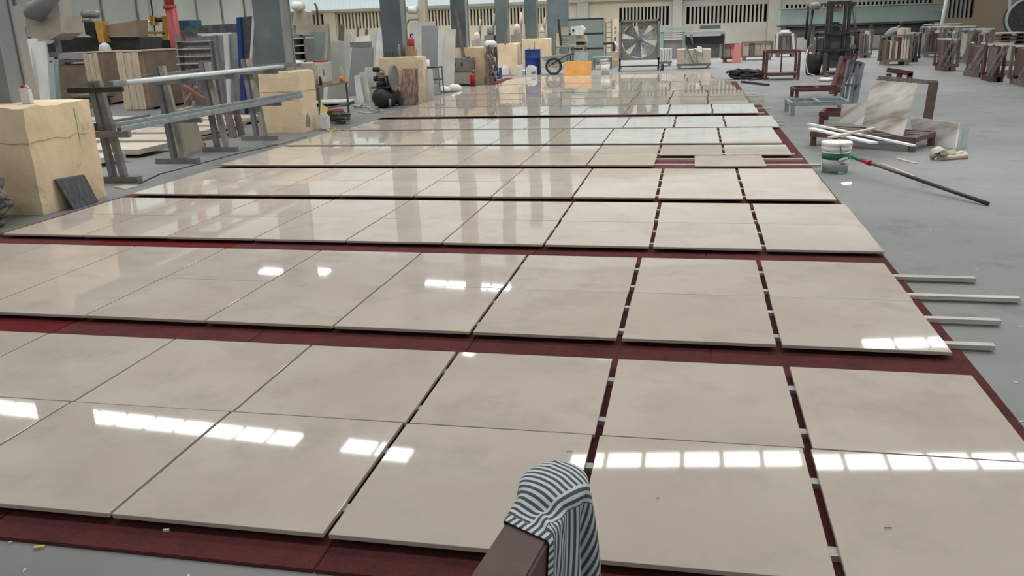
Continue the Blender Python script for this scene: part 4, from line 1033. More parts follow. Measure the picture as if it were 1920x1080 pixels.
for k in range(3):
    z0_ = 0.1 + k * (zt_ - 0.1) / 3; z1_ = z0_ + (zt_ - 0.1) / 3 - 0.08
    MB().box(p.x + 0.05, q.x - 0.05, 38.47, 38.5, z0_, z1_).build('pane', 'grey_green', t)
    MB().box(p.x, q.x, 38.45, 38.5, z1_ + 0.02, z1_ + 0.07).build('rail', 'black', t)
t = thing('louvre_shelf', 'narrow grey louvred shelf right of the glazed cabinet', 'shelf', at(1140, 95, 40.0))
p = at(1134, 100, 40); q = at(1146, 100, 40); zt_ = at(1140, 36, 40).z
for x_ in (p.x, q.x): MB().box(x_ - 0.03, x_ + 0.03, 40, 40.4, 0, zt_).build('side', 'pale_wall', t)
for k in range(8): MB().box(p.x, q.x, 40.02, 40.38, 0.2 + k * zt_ / 8.6, 0.24 + k * zt_ / 8.6).build('louvre', 'pale_wall', t)
t = thing('wall_panel_box', 'cream electrical box on a post beside the big fan', 'box', at(1152, 100, 42.0))
p = at(1146, 70, 42); q = at(1160, 70, 42)
MB().box(p.x, q.x, 42, 42.3, p.z, at(1150, 36, 42).z).build('box_body', 'cream_wall', t, 0.01)
MB().box((p.x + q.x) / 2 - 0.05, (p.x + q.x) / 2 + 0.05, 42.1, 42.2, 0, p.z).build('post', 'steel', t)
for k in (52, 60): 
    e_ = at(1158, k, 42); MB().lathe((e_.x - 0.1, 41.99, e_.z), [(0.06, 0), (0.06, 0.02)], 10, 'y').build('knob', 'steel', t)
t = thing('grinder_bench', 'low beige bench with dark grinder left of the big fan', 'bench', at(1140, 115, 35.0))
p = at(1124, 110, 35); q = at(1160, 110, 35)
MB().box(p.x, q.x, 35, 35.7, 0.0, 0.3).build('bench_body', 'bay_slab', t)
MB().box(p.x + 0.3, q.x, 35.1, 35.7, 0.3, 0.62).build('upper_block', 'wood', t)
MB().path([at(1132, 82, 35.3), at(1150, 80, 35.3), at(1150, 98, 35.3)], 0.06, 8).build('grinder_arm', 'black', t)
MB().path([at(1152, 78, 35.2), at(1156, 84, 35.2), at(1160, 98, 35.2)], 0.04, 8).build('white_handle', 'white', t)
t = thing('glass_table', 'low pale green table behind the white bin', 'table', at(1120, 120, 33.5))
p = at(1108, 108, 33.5); q = at(1145, 107, 33.5)
MB().box(p.x, q.x, 33.5, 34.3, p.z - 0.04, p.z).build('table_top', 'green_box', t)
for x_ in (p.x + 0.05, q.x - 0.05):
    for y_ in (33.55, 34.25): MB().box(x_ - 0.03, x_ + 0.03, y_ - 0.03, y_ + 0.03, 0, p.z - 0.04).build('leg', 'green_box', t)

# things between the columns at the wall
for i, (a, b, yt, yb_, Y_, m, lb) in enumerate((
        (884, 900, 60, 88, 34.5, 'cab', 'pale dusty machine head between the fourth and fifth columns'),
        (908, 926, 48, 82, 36.0, 'grey_paint', 'round grey motor on a stand left of the fifth column'),
        (958, 978, 44, 84, 40.5, 'dirty_cab', 'dusty grey machine between the fifth and sixth columns'),
        (1008, 1022, 52, 72, 42.6, 'dirty_cab', 'dark small machine between the sixth and seventh columns'))):
    t = thing('grinding_machine', lb, 'machine', at((a + b) / 2, 110, Y_), 'machines between the columns')
    p = at(a, yb_, Y_); q = at(b, yt, Y_); w_ = q.x - p.x
    MB().box(p.x + w_ * 0.15, q.x - w_ * 0.15, Y_ + 0.1, Y_ + 0.6, 0, p.z).build('stand', 'grey_paint', t, 0.01)
    MB().box(p.x, q.x, Y_, Y_ + 0.7, p.z, p.z + (q.z - p.z) * 0.5).build('table', m, t, 0.02)
    MB().lathe(((p.x + q.x) / 2, Y_ + 0.3, p.z + (q.z - p.z) * 0.5), [(w_ * 0.3, 0), (w_ * 0.36, 0.05), (w_ * 0.34, (q.z - p.z) * 0.35), (w_ * 0.1, (q.z - p.z) * 0.5)], 14).build('head', m, t)
    MB().path([((p.x + q.x) / 2 + w_ * 0.2, Y_ + 0.3, p.z + 0.1), ((p.x + q.x) / 2 + w_ * 0.4, Y_ + 0.3, q.z + 0.5)], 0.06, 8).build('lever', 'steel', t)
lean('brown_lath', 'old_wood', 'short timber lath leaning on the right of the fifth column', [(945, 84), (949, 84), (952, 36), (950, 36)], 31.0, 0.1, 0.04, 'lath', None, False)
tag(pxbox(MB(), 925, 66, 930, 84, 34.0, 0.2, True).build('red_tank', 'rust_red', None, 0.03), 'dark red tank behind the fourth column base', 'tank')

# big fan
fl = gr(1161, 133); fr = gr(1235, 132.5); FY = 32.2
t = thing('drum_fan', 'large square-framed industrial fan on wheels before the end wall', 'fan', ((fl.x + fr.x) / 2, FY, 0))
fx0, fx1 = fl.x, fr.x; fz0, fz1 = 0.38, 1.8; fc = Vector(((fx0 + fx1) / 2, FY, (fz0 + fz1) / 2)); fR = (fx1 - fx0) / 2 - 0.08
fm = MB(); w_ = 0.07
fm.box(fx0, fx0 + w_, FY - 0.1, FY + 0.3, fz0, fz1); fm.box(fx1 - w_, fx1, FY - 0.1, FY + 0.3, fz0, fz1)
fm.box(fx0, fx1, FY - 0.1, FY + 0.3, fz1 - w_, fz1); fm.box(fx0, fx1, FY - 0.1, FY + 0.3, fz0, fz0 + w_)
fm.build('square_frame', 'steel', t)
# corner plates: square face with round opening
n_ = 40; vs = []; fs = []
for k in range(n_):
    a = 2 * math.pi * k / n_
    ci, si = math.cos(a), math.sin(a); e_ = max(abs(ci), abs(si))
    hw = (fx1 - fx0) / 2; hh = (fz1 - fz0) / 2
    vs.append((fc.x + fR * ci, FY, fc.z + fR * si)); vs.append((fc.x + hw * ci / e_, FY, fc.z + hh * si / e_))
for k in range(n_):
    a = 2 * k; b = 2 * ((k + 1) % n_); fs.append((a, a + 1, b + 1, b))
o_ = MB().add(vs, fs); o_.build('shroud', 'grey_paint', t)
MB().ring((fc.x, FY + 0.02, fc.z), fR, 0.02, 'y', 40, 6).build('rim', 'galv', t)
bl = 6
for k in range(bl):
    a = 2 * math.pi * k / bl + 0.3
    d = Vector((math.cos(a), 0, math.sin(a))); s_ = Vector((-math.sin(a), 0, math.cos(a)))
    r0, r1 = 0.1, fR - 0.04
    MB().plate([fc + d * r0 + s_ * -0.06 + Vector((0, 0.1, 0)), fc + d * r1 - s_ * 0.24 + Vector((0, 0.06, 0)), fc + d * r1 + s_ * 0.22 + Vector((0, 0.2, 0)), fc + d * r0 + s_ * 0.06 + Vector((0, 0.16, 0))], 0.01, (0, 0.008, 0)).build('blade', 'galv', t)
MB().lathe((fc.x, FY + 0.02, fc.z), [(0.02, -0.02), (0.09, 0.0), (0.1, 0.16)], 16, 'y').build('hub', 'steel', t)
MB().box(fx0 + 0.05, fx1 - 0.05, FY + 0.2, FY + 0.24, fc.z - 0.03, fc.z + 0.03).build('motor_bar', 'black', t)
gm = MB()
for k in range(1, 7): gm.ring((fc.x, FY - 0.06, fc.z), fR * k / 6.5, 0.005, 'y', 32, 4)
for k in range(8):
    a = math.pi * k / 8; d = Vector((math.cos(a), 0, math.sin(a))) * (fR - 0.02)
    gm.path([fc - d + Vector((0, -0.06, 0)), fc + d + Vector((0, -0.06, 0))], 0.005, 4)
gm.build('guard_grille', 'steel', t)
for x_ in (fx0 + 0.03, fx1 - 0.03):
    MB().box(x_ - 0.03, x_ + 0.03, FY, FY + 0.06, 0.08, fz0).build('leg', 'black', t)
    MB().box(x_ - 0.03, x_ + 0.03, FY - 0.3, FY + 0.5, 0.06, 0.11).build('foot_bar', 'black', t)
    MB().lathe((x_ - 0.02, FY - 0.25, 0.05), [(0.05, 0), (0.05, 0.04)], 10, 'x').build('caster', 'black', t)
MB().box(fx0, fx1, FY, FY + 0.05, 0.14, 0.18).build('lower_bar', 'black', t)
lean('fan_prop', 'rubber', 'small dark block with handle at the right foot of the big fan', [(1238, 133), (1245, 133), (1244, 120), (1240, 121)], 31.9, 0.05, 0.1, 'block')

# stone-loaded sled, racks and bridge saw right of the fan
def slab_box(lab, pts, Y, dy, m='bay_slab', sled='rust_red', n=4):
    x0, y0, x1, y1 = pts
    p = at(x0, y1, Y); q = at(x1, y0, Y)
    t = thing('stone_sled', lab, 'stone rack', ((p.x + q.x) / 2, Y + dy / 2, 0), 'sleds loaded with upright stone')
    zb = 0.18
    for yy in (Y + 0.08, Y + dy - 0.08): MB().box(p.x, q.x, yy - 0.04, yy + 0.04, 0.1, zb).build('beam', sled, t)
    for x_ in (p.x + 0.1, q.x - 0.1): MB().box(x_ - 0.05, x_ + 0.05, Y, Y + dy, 0, 0.1).build('skid', sled, t)
    w = (q.x - p.x) / n
    for k in range(n):
        MB().box(p.x + k * w + 0.01, p.x + (k + 1) * w - 0.01, Y + 0.02, Y + dy - 0.02, zb, q.z - 0.02 * (k % 2)).build('stone_block', m, t)
    return t, p, q
t, p, q = slab_box('pale stone blocks strapped on a steel sled right of the fan', (1268, 91, 1334, 130), 32.5, 0.9, 'bay_slab', 'steel', 4)
MB().bar(at(1284, 82, 32.4), at(1303, 124, 32.4), 0.06, 0.04, (0, 1, 0)).build('strap', 'steel', t)
MB().bar(at(1303, 92, 32.4), at(1309, 122, 32.4), 0.05, 0.04, (0, 1, 0)).build('strap', 'steel', t)
MB().plate([at(1308, 86, 32.4), at(1316, 88, 32.4), at(1317, 99, 32.4), at(1306, 94, 32.4)], 1, (0, 0.02, 0)).build('paper_note', 'card', t)
MB().plate([at(1235, 90, 34), at(1262, 90, 34), at(1258, 113, 34), at(1238, 113, 34)], 1, (0, 0.5, 0))
t, p, q = slab_box('small stack of white stone strips between the fan and loaded sled', (1236, 91, 1260, 113), 35.0, 0.7, 'white_stone', 'steel', 5)
bsaw = thing('bridge_saw', 'long pale green bridge saw with overhead beam right of the fan', 'machine', at(1330, 100, 42.0))
pxbox(MB(), 1238, 49, 1297, 58, 42.5, 0.5).build('left_beam', 'green_box', bsaw)
pxbox(MB(), 1284, 58, 1360, 66, 42.0, 0.6).build('bridge_beam', 'green_box', bsaw)
pxbox(MB(), 1310, 45, 1352, 55, 42.2, 0.5).build('control_housing', 'green_box', bsaw)
pxbox(MB(), 1313, 47, 1350, 54, 42.15, 0.05).build('screen_panel', 'slate', bsaw)
pxbox(MB(), 1285, 67, 1358, 84, 42.4, 0.8).build('saw_carriage_body', 'black', bsaw)
for k, m in ((60, 'galv'), (64, 'grey_green'), (69, 'galv')): pxbox(MB(), 1238, k, 1286, k + 3, 42.6, 0.3).build('rail', m, bsaw)
pxbox(MB(), 1237, 72, 1350, 88, 42.7, 1.6, True).build('table_base', 'grey_paint', bsaw)
MB().path([at(1296, 66, 42), at(1298, 84, 42), at(1304, 88, 42)], 0.06, 8).build('hose', 'black', bsaw)
for a in (1240, 1284, 1356): 
    e_ = at(a, 60, 42.6); MB().box(e_.x - 0.1, e_.x + 0.1, 42.55, 42.9, 0, e_.z).build('pier', 'green_box', bsaw)

# plinth racks behind the red table
def rack(lab, x0, x1, y0, dy, h, cols, frame='old_wood', braces=True, lean_=0.0, group='stone racks along the right side'):
    t = thing('slab_rack', lab, 'stone rack', ((x0 + x1) / 2, y0 + dy / 2, 0), group)
    for yy in (y0 + 0.06, y0 + dy - 0.06):
        MB().box(x0 - 0.05, x1 + 0.05, yy - 0.05, yy + 0.05, 0.12, 0.2).build('base_beam', frame, t)
    for x_ in (x0 + 0.1, x1 - 0.1):
        MB().box(x_ - 0.07, x_ + 0.07, y0, y0 + dy, 0, 0.12).build('foot', frame, t)
    for x_ in (x0, x1):
        for yy in (y0 + 0.04, y0 + dy - 0.04):
            MB().box(x_ - 0.03, x_ + 0.03, yy - 0.03, yy + 0.03, 0.2, h).build('upright', frame, t)
    for yy in (y0 + 0.04, y0 + dy - 0.04):
        MB().bar((x0, yy, h), (x1, yy, h), 0.05, 0.05).build('top_rail', 'white_stone' if braces else frame, t)
    if braces:
        MB().bar((x0 - 0.12, y0 - 0.02, 0.16), (x0 + 0.18, y0 - 0.02, h), 0.05, 0.05, (0, 1, 0)).build('brace', 'old_wood', t)
        MB().bar((x1 - 0.35, y0 - 0.02, 0.16), (x1 - 0.05, y0 - 0.02, h), 0.05, 0.05, (0, 1, 0)).build('brace', 'old_wood', t)
    n = len(cols); w = (x1 - x0 - 0.1) / n
    for k, (m, hh) in enumerate(cols):
        MB().box(x0 + 0.05 + k * w + 0.008, x0 + 0.05 + (k + 1) * w - 0.012, y0 + 0.09, y0 + dy - 0.09, 0.2, 0.2 + (h - 0.22) * hh).build('stone_plate', m, t)
    return t
def xr(px, py): return gr(px, py)
mixA = [('brown', .8), ('wood', .78), ('old_wood', .8), ('wood', .76), ('rust_red', .95), ('bay_slab', 1.32), ('bay_slab', 1.34), ('bay_slab', 1.33)]
a = gr(1653, 122); b = gr(1706, 122)
rack('slab rack with tall cream plates, leftmost of the right-side row', a.x, b.x, 31.6, 1.0, 0.98, mixA, 'old_wood', False)
a = gr(1742, 129); b = gr(1792, 133)
rack('purple-brown slab rack with light grey end plate, second in the right-side row', a.x, b.x, 27.6, 1.0, 0.9, [('brown', 1), ('mauve', .95), ('brown', 1), ('mauve', .95), ('brown', .9), ('mauve', .95), ('mauve', .9), ('white_stone', .9)], 'brown', True)
a = gr(1800, 139); b = gr(1845, 146)
rack('slab rack with pale grey plates and slanting braces, third in the right-side row', a.x, b.x, 24.6, 1.0, 0.85, [('beige_stone', .95), ('old_wood', .95), ('white_stone', .9), ('old_wood', .95), ('white_stone', .92), ('brown', .9)], 'old_wood', True)
a = gr(1838, 149); b = gr(1872, 153)
rack('dark red slab rack with rope-wrapped plates, fourth in the right-side row', a.x, b.x, 22.7, 1.0, 0.85, [('old_wood', .95), ('rust_red', 1), ('white_stone', .96), ('mauve', .9), ('white_stone', .9), ('brown', .9)], 'rust_red', True)
a = gr(1895, 158); 
rack('dark wooden slab rack at the right edge of the picture', a.x, a.x + 1.1, 21.2, 1.0, 0.85, [('brown', .95), ('old_wood', .9), ('mauve', .95), ('brown', .9)], 'old_wood', True)
a = gr(1616, 110); b = gr(1641, 110)
rack('slab rack of dark grey plates right behind the forklift', a.x, b.x, 38.0, 1.2, 1.1, [('old_wood', .85), ('grey_paint', .85), ('old_wood', .85), ('grey_paint', .8), ('bay_slab', 1)], 'old_wood', False)
a = gr(1706, 118); b = gr(1733, 118)
rack('shadowy slab rack wrapped in dark sheeting, between the first two right-side racks', a.x, b.x, 33.6, 1.0, 1.0, [('grey_paint', .9), ('slate', .95), ('grey_paint', .9), ('slate', .9)], 'black', True)
for i, (pa, pb, Y_, h_) in enumerate(((1735, 1790, 37.0, 1.15), (1775, 1830, 35.5, 1.15), (1815, 1862, 31.5, 1.1), (1738, 1800, 42.0, 1.2))):
    a = at(pa, 80, Y_).x; b = at(pb, 80, Y_).x
    rack(('left', 'middle', 'right', 'farthest')[i] + ' dim slab rack in the second row behind the right-side racks', a, b, Y_, 1.0, h_, [(m, random.uniform(.75, 1)) for m in random.choices(['old_wood', 'grey_paint', 'bay_slab', 'brown', 'white_stone'], k=8)], 'steel', True)
lean('grey_big_slab', 'pale_wall', 'big plain light grey slab behind the rope-wrapped rack', [(1868, 130), (1905, 130), (1905, 80), (1866, 80)], 26.4, 0.15, 0.12)
for i in range(3):
    z0_ = 0.0 + i * 0.13
    tag(MB().box(at(1868, 140, 25.4).x, at(1905, 140, 25.4).x, 25.3, 26.2, z0_, z0_ + 0.11).build('stacked_timber', ('old_wood', 'white_stone', 'old_wood')[i]), ('bottom', 'middle', 'top')[i] + ' layer of the low timber stack under the big grey slab', 'timber')
st = thing('timber_stack', 'stacked timber beams before the round exhaust duct at far right', 'timber stack', at(1895, 90, 33.0))
for k in range(4):
    pxbox(MB(), 1872, 60 + 7 * k, 1925, 64 + 7 * k, 33.0, 1.0).build('beam', ('cab', 'old_wood', 'ply', 'old_wood')[k], st)
for a in (1886, 1915): pxbox(MB(), a, 62, a + 6, 130, 33.2, 0.6, True).build('bearer', 'old_wood', st)

# red-brown bench row, racks seen left of the forklift
for i, (pa, pb, yt, yb_, Y_, ms) in enumerate(((1392, 1448, 80, 99, 38.5, ['bay_slab', 'old_wood', 'beige_stone', 'beige_stone', 'beige_stone']), (1456, 1492, 66, 92, 41.0, ['old_wood', 'grey_paint', 'old_wood', 'grey_paint']), (1355, 1385, 84, 112, 37.0, ['grey_paint', 'pink']))):
    a = at(pa, yb_, Y_).x; b = at(pb, yb_, Y_).x; h_ = at(pa, yt, Y_).z
    rack(('beige slab rack under the slotted wall, left of the red table', 'grey slab rack with pale ropes left of the forklift', 'low rack with a faded pink plate beyond the hose pile')[i], a, b, Y_, 0.8, h_, [(m, .98) for m in ms], 'rust_red' if i == 2 else 'old_wood', False)
lean('pink_plate', 'pink', 'faded pink plate leaning at the low rack beyond the hose pile', [(1372, 111), (1389, 111), (1391, 82), (1378, 82)], 36.5, 0.1, 0.05, 'plate')
t = thing('white_sack_frame', 'white canvas bundle on the grey slab rack left of the forklift', 'canvas', at(1475, 66, 40.6))
pxbox(MB(), 1462, 56, 1484, 66, 41.0, 0.5).build('bundle', 'white', t, 0.08)
for a in (1458, 1486): MB().bar(at(a, 62, 40.9), at(a + (3 if a > 1470 else -2), 95, 40.9), 0.1, 0.06, (0, 1, 0)).build('strap', 'white', t)

# pale green wall machine and duct
gb = thing('green_tank', 'long pale green tank housing under the wall slots, behind the forklift', 'tank', (9.0, 47.5, 0))
p = at(1462, 47, 47.0); q = at(1768, 12, 47.0); z0_, z1_ = at(1600, 44, 47).z, at(1600, 13, 47).z
MB().box(p.x, q.x, 47, 48.6, z0_, z1_).build('housing', 'green_box', gb, 0.02)
MB().box(p.x, q.x, 46.95, 48.6, z1_, z1_ + 0.06).build('top_lip', 'grey_green', gb)
MB().box(p.x, q.x, 46.97, 48.6, z0_ - 0.06, z0_).build('bottom_lip', 'black', gb)
MB().path([(p.x + 0.2, 48, z0_ - 0.35), (q.x - 0.1, 48, z0_ - 0.35)], 0.28, 14).build('pipe', 'grey_paint', gb)
for k in range(6): 
    x_ = p.x + 0.3 + k * (q.x - p.x - 0.6) / 5
    MB().box(x_ - 0.1, x_ + 0.1, 47.6, 48.4, 0, z0_).build('support', 'steel', gb)
MB().plate([at(1753, 14, 46.96), at(1768, 18, 46.96), at(1768, 22, 46.96), at(1753, 22, 46.96)], 0.02, (0, 0.03, 0)).build('name_plate', 'grey_green', gb)
t = thing('slanted_pipe', 'white slanted downpipe at the right end of the green tank', 'pipe', at(1768, 60, 46.5))
MB().path([at(1776, -8, 46.6), at(1768, 36, 46.6), at(1763, 60, 46.6), Vector((at(1763, 60, 46.6).x, 46.6, 0))], 0.09, 8).build('pipe_run', 'white_pipe', t)
t = thing('exhaust_duct', 'round dark exhaust opening with white ring at the far right wall', 'duct', (0, 0, 0))
e_ = at(1925, 34, 45); t.location = (e_.x, 45.5, 0); t['_o'] = (e_.x, 45.5, 0)
MB().ring((e_.x, 45, e_.z), 0.85, 0.06, 'y', 36, 8).build('ring', 'white', t)
MB().lathe((e_.x, 45, e_.z), [(0.83, 0.05), (0.83, 0.6), (0.6, 0.62)], 30, 'y').build('barrel', 'slate', t)
MB().box(e_.x - 0.6, e_.x + 0.6, 45.1, 45.7, 0, e_.z - 0.7).build('pedestal', 'pale_wall', t)
MB().path([at(1894, -10, 45.3), at(1893, 30, 45.3), at(1903, 60, 45.3)], 0.06, 8).build('support_tube', 'white', t)

# ------------------------------------------------------------------ forklift
FY0 = 26.9
def X(px, Y=FY0): return at(px, 100, Y).x
def Z(py, Y=FY0): return at(1560, py, Y).z
fk = thing('forklift', 'dark forklift with tall mast facing the camera, standing among the racks', 'forklift', (4.05, 27.6, 0))
for a, b in ((1545, 1550), (1552, 1557), (1577, 1582), (1585, 1590)):
    MB().box(X(a), X(b), FY0, FY0 + 0.14, 0.12, Z(3) if a in (1545, 1585) else Z(9)).build('mast_rail', 'black', fk, 0.005)
for py in (5, 62, 94): MB().box(X(1546), X(1590), FY0 + 0.02, FY0 + 0.1, Z(py) - 0.05, Z(py) + 0.04).build('mast_crossbar', 'black', fk)
for x_ in (1551, 1583): MB().path([(X(x_), FY0 + 0.07, 0.3), (X(x_), FY0 + 0.07, Z(20))], 0.03, 8).build('lift_cylinder', 'steel', fk)
cr = MB().box(X(1528), X(1608), FY0 - 0.1, FY0 - 0.04, Z(96), Z(92)).box(X(1528), X(1608), FY0 - 0.1, FY0 - 0.04, Z(64), Z(61)).box(X(1604), X(1608), FY0 - 0.1, FY0 - 0.04, Z(112), Z(61)).box(X(1528), X(1531), FY0 - 0.1, FY0 - 0.04, Z(112), Z(61))
cr.build('load_backrest', 'black', fk)
for a in (1543, 1582):
    fkm = MB().box(X(a), X(a) + 0.11, FY0 - 0.16, FY0 - 0.1, 0.03, Z(98)); fkm.box(X(a), X(a) + 0.11, FY0 - 1.1, FY0 - 0.1, 0.03, 0.08)
    fkm.build('fork', 'brown' if a == 1543 else 'black', fk)
for sx, (a, b) in enumerate(((1514, 1541), (1586, 1606))):
    x0 = X(a, 27.2); x1 = X(b, 27.2)
    w = MB().lathe((x0, 27.35, 0.31), [(0.18, 0), (0.29, 0.02), (0.31, 0.08), (0.31, x1 - x0 - 0.08), (0.29, x1 - x0 - 0.02), (0.18, x1 - x0)], 24, 'x').build('front_wheel', 'rubber', fk)
    MB().lathe((x0 - 0.01, 27.35, 0.31), [(0.16, 0), (0.14, x1 - x0 + 0.02)], 16, 'x').build('hub', 'grey_paint', w)
for x_ in (3.62, 4.42): MB().lathe((x_, 28.75, 0.24), [(0.15, 0), (0.24, 0.03), (0.24, 0.2), (0.15, 0.23)], 20, 'x').build('rear_wheel', 'rubber', fk)
bx0, bx1 = X(1532, 27.4), X(1600, 27.4)
MB().box(bx0 + 0.05, bx1 - 0.05, 27.15, 28.1, 0.3, 0.72).build('chassis', 'fork_grey', fk, 0.03)
MB().box(bx0 + 0.12, bx1 - 0.12, 27.2, 27.5, 0.72, 1.1).build('dashboard', 'slate', fk, 0.03)
MB().box(bx0 + 0.05, bx1 - 0.05, 28.1, 29.05, 0.3, 1.05).build('counterweight', 'fork_grey', fk, 0.08)
MB().box(bx0 + 0.3, bx1 - 0.3, 28.0, 28.4, 1.0, 1.12).build('seat', 'black', fk, 0.03)
MB().box(bx0 + 0.3, bx1 - 0.3, 28.38, 28.48, 1.1, 1.5).build('seat_back', 'black', fk, 0.03)
for a, yb_, yt_, Y1 in ((1514, 100, 24, 27.3), (1602, 100, 20, 27.3)):
    MB().path([(X(a, 27.2), 27.15, 0.6), (X(a, 27.2), 27.2, 1.1), (X(a, 27.2) + (0.12 if a < 1550 else -0.1), 27.5, 2.0)], 0.04, 8).build('guard_post', 'black', fk)
    MB().path([(X(a, 27.2) + (0.12 if a < 1550 else -0.1), 28.7, 2.0), (X(a, 27.2) + (0.12 if a < 1550 else -0.1), 28.9, 1.0)], 0.04, 8).build('guard_post', 'black', fk)
gx0, gx1 = X(1514, 27.2) + 0.1, X(1602, 27.2) - 0.08
gmb = MB()
for x_ in (gx0, gx1): gmb.box(x_ - 0.04, x_ + 0.04, 27.45, 28.75, 1.98, 2.05)
for k in range(8): gmb.box(gx0, gx1, 27.45 + k * 0.18, 27.5 + k * 0.18, 2.0, 2.04)
gmb.build('overhead_guard', 'fork_grey', fk)
MB().ring((X(1563, 27.4), 27.5, 1.24), 0.16, 0.022, 'y', 24, 8).build('steering_wheel', 'dkgreen', fk)
MB().path([(X(1563, 27.4), 27.5, 1.24), (X(1563, 27.4), 27.45, 1.0)], 0.025, 8).build('steering_column', 'dkgreen', fk)
MB().box(X(1547), X(1560), 27.25, 27.35, 1.1, 1.32).build('side_box', 'dkgreen', fk, 0.02)
MB().lathe((X(1524, 27.2), 27.45, 1.86), [(0.06, 0), (0.16, 0.03), (0.17, 0.14), (0.09, 0.22)], 10).build('wrapped_lamp', 'grey_paint', fk)
MB().box(X(1553), X(1582), FY0 + 0.1, FY0 + 0.16, Z(95), Z(66)).build('carriage_plate', 'slate', fk)
MB().box(X(1546), X(1590), FY0 + 0.15, FY0 + 0.25, Z(128), Z(98)).build('axle_cover', 'fork_grey', fk)
MB().box(X(1557), X(1580), 27.6, 27.75, 1.78, 1.95).build('sun_visor', 'ply', fk)
for a in (1522, 1598): MB().lathe((X(a, 27.0), 27.02, 0.78), [(0.09, 0), (0.1, 0.06), (0.05, 0.14)], 14, 'y').build('headlight', 'steel', fk)
MB().path([(X(1515), 26.95, 0.75), (X(1508), 26.8, 0.5), (X(1516), 26.7, 0.08), (X(1528), 26.6, 0.02)], 0.02, 6).build('hose', 'cable', fk)
MB().box(X(1510, 27.2), X(1515, 27.2), 27.1, 27.3, 0.58, 0.8).build('red_tail', 'pink', fk)
t = thing('white_pack', 'crumpled white package on the floor in front of the forklift', 'package', gr(1548, 152))
c = Vector(t['_o']); MB().lathe(c, [(0.16, 0), (0.2, 0.04), (0.14, 0.09), (0.03, 0.1)], 9).build('bag', 'white', t)
MB().lathe(c + Vector((0.22, 0.05, 0)), [(0.1, 0), (0.13, 0.03), (0.05, 0.07)], 8).build('crumple', 'cab', t)

# red table frame, hose pile and bar
a = gr(1436, 151); b = gr(1499, 151)
rt_ = thing('red_table_frame', 'red-oxide steel table frame left of the forklift', 'metal frame', ((a.x + b.x) / 2, 25.3, 0))
for x_, y_ in ((a.x, 25.2), (b.x, 25.2), (a.x - 0.02, 26.0), (b.x, 26.0)):
    MB().box(x_ - 0.035, x_ + 0.035, y_ - 0.035, y_ + 0.035, 0, 0.78).build('leg', 'rust_red', rt_)
for y_ in (25.2, 26.0):
    MB().box(a.x - 0.03, b.x + 0.03, y_ - 0.03, y_ + 0.03, 0.74, 0.8).build('top_rail', 'rust_red', rt_)
    MB().box(a.x, b.x, y_ - 0.03, y_ + 0.03, 0.12, 0.17).build('low_rail', 'rust_red', rt_)
for x_ in (a.x, b.x):
    MB().box(x_ - 0.03, x_ + 0.03, 25.2, 26.0, 0.75, 0.79).build('side_rail', 'rust_red', rt_)
MB().box((a.x + b.x) / 2 - 0.02, (a.x + b.x) / 2 + 0.02, 25.6, 25.64, 0.1, 0.78).build('middle_post', 'rust_red', rt_)
MB().box(a.x, b.x, 25.3, 25.9, 0.17, 0.19).build('low_shelf', 'brown', rt_)
hp_ = thing('hose_pile', 'pile of dark rubber hose on the floor left of the red table frame', 'hose', gr(1405, 148))
c = Vector(hp_['_o'])
for k in range(4): rope_heap((c.x - 0.42 + 0.2 * k, c.y + 0.2 * (k % 2), 0), 0.2, 4, 40 + k, 0.035).build('hose_coil', 'rubber', hp_)
tag(MB().bar(gr(1392, 153, 0.03), gr(1440, 159, 0.03), 0.09, 0.05).build('black_bar', 'black'), 'short dark steel bar on the floor in front of the hose pile', 'bar')
tag(MB().bar(gr(1405, 150, 0.02), gr(1440, 146, 0.02), 0.06, 0.03).build('brown_bar', 'rust_red'), 'short rusty bar beside the hose pile', 'bar')
tag(MB().plate([Vector((1.25, 27.6, 0)), Vector((1.65, 27.6, 0)), Vector((1.65, 27.9, 0)), Vector((1.25, 27.9, 0))], 0.06, (0, 0, 0.05)).build('red_brick', 'pink', None, 0.005), 'small reddish block at the far right corner of the slabs', 'block')

# low steel benches with leaning frames
def low_bench(name, lab, o, ux, uy, L_, W_, h, m):
    """o = front-left corner; ux along, uy across"""
    o = Vector(o); ux = Vector(ux).normalized(); uy = Vector(uy).normalized()
    t = thing(name, lab, 'metal frame', o + ux * L_ / 2 + uy * W_ / 2, 'low steel benches on the right')
    for s in (0, W_): MB().bar(o + uy * s + Vector((0, 0, h)), o + ux * L_ + uy * s + Vector((0, 0, h)), 0.05, 0.07).build('long_rail', m, t)
    for s in (0, 0.5 * L_, L_): MB().bar(o + ux * s + Vector((0, 0, h)), o + ux * s + uy * W_ + Vector((0, 0, h)), 0.05, 0.06).build('cross_rail', m, t)
    for s in (0.02, L_ - 0.02):
        for q in (0.02, W_ - 0.02):
            p = o + ux * s + uy * q; MB().bar(p, p + Vector((0, 0, h)), 0.07, 0.07).build('leg', m, t)
    return t
def ladder(name, lab, corners, n, m, w=0.05, cat='metal frame'):
    c0, c1, c2, c3 = [Vector(c) for c in corners]    # bottom-left, bottom-right, top-right, top-left
    t = thing(name, lab, cat, (c0 + c1) / 2)
    MB().bar(c0, c3, w, w).build('stile', m, t); MB().bar(c1, c2, w * 2.2, w).build('stile', m, t)
    for k in range(n): 
        f_ = (k + 1) / (n + 1); MB().bar(c0.lerp(c1, f_), c3.lerp(c2, f_), w, w).build('inner_bar', m, t)
    for f_ in (0.0, 0.5, 1.0): MB().bar(c0.lerp(c3, f_), c1.lerp(c2, f_), w, w).build('rung', m, t)
    return t
low_bench('steel_bench', 'low red-oxide steel bench, farther of the two narrow benches', (2.14, 18.9, 0), (1, 0.03, 0), (-0.03, 1, 0), 0.95, 0.75, 0.19, 'rust_red')
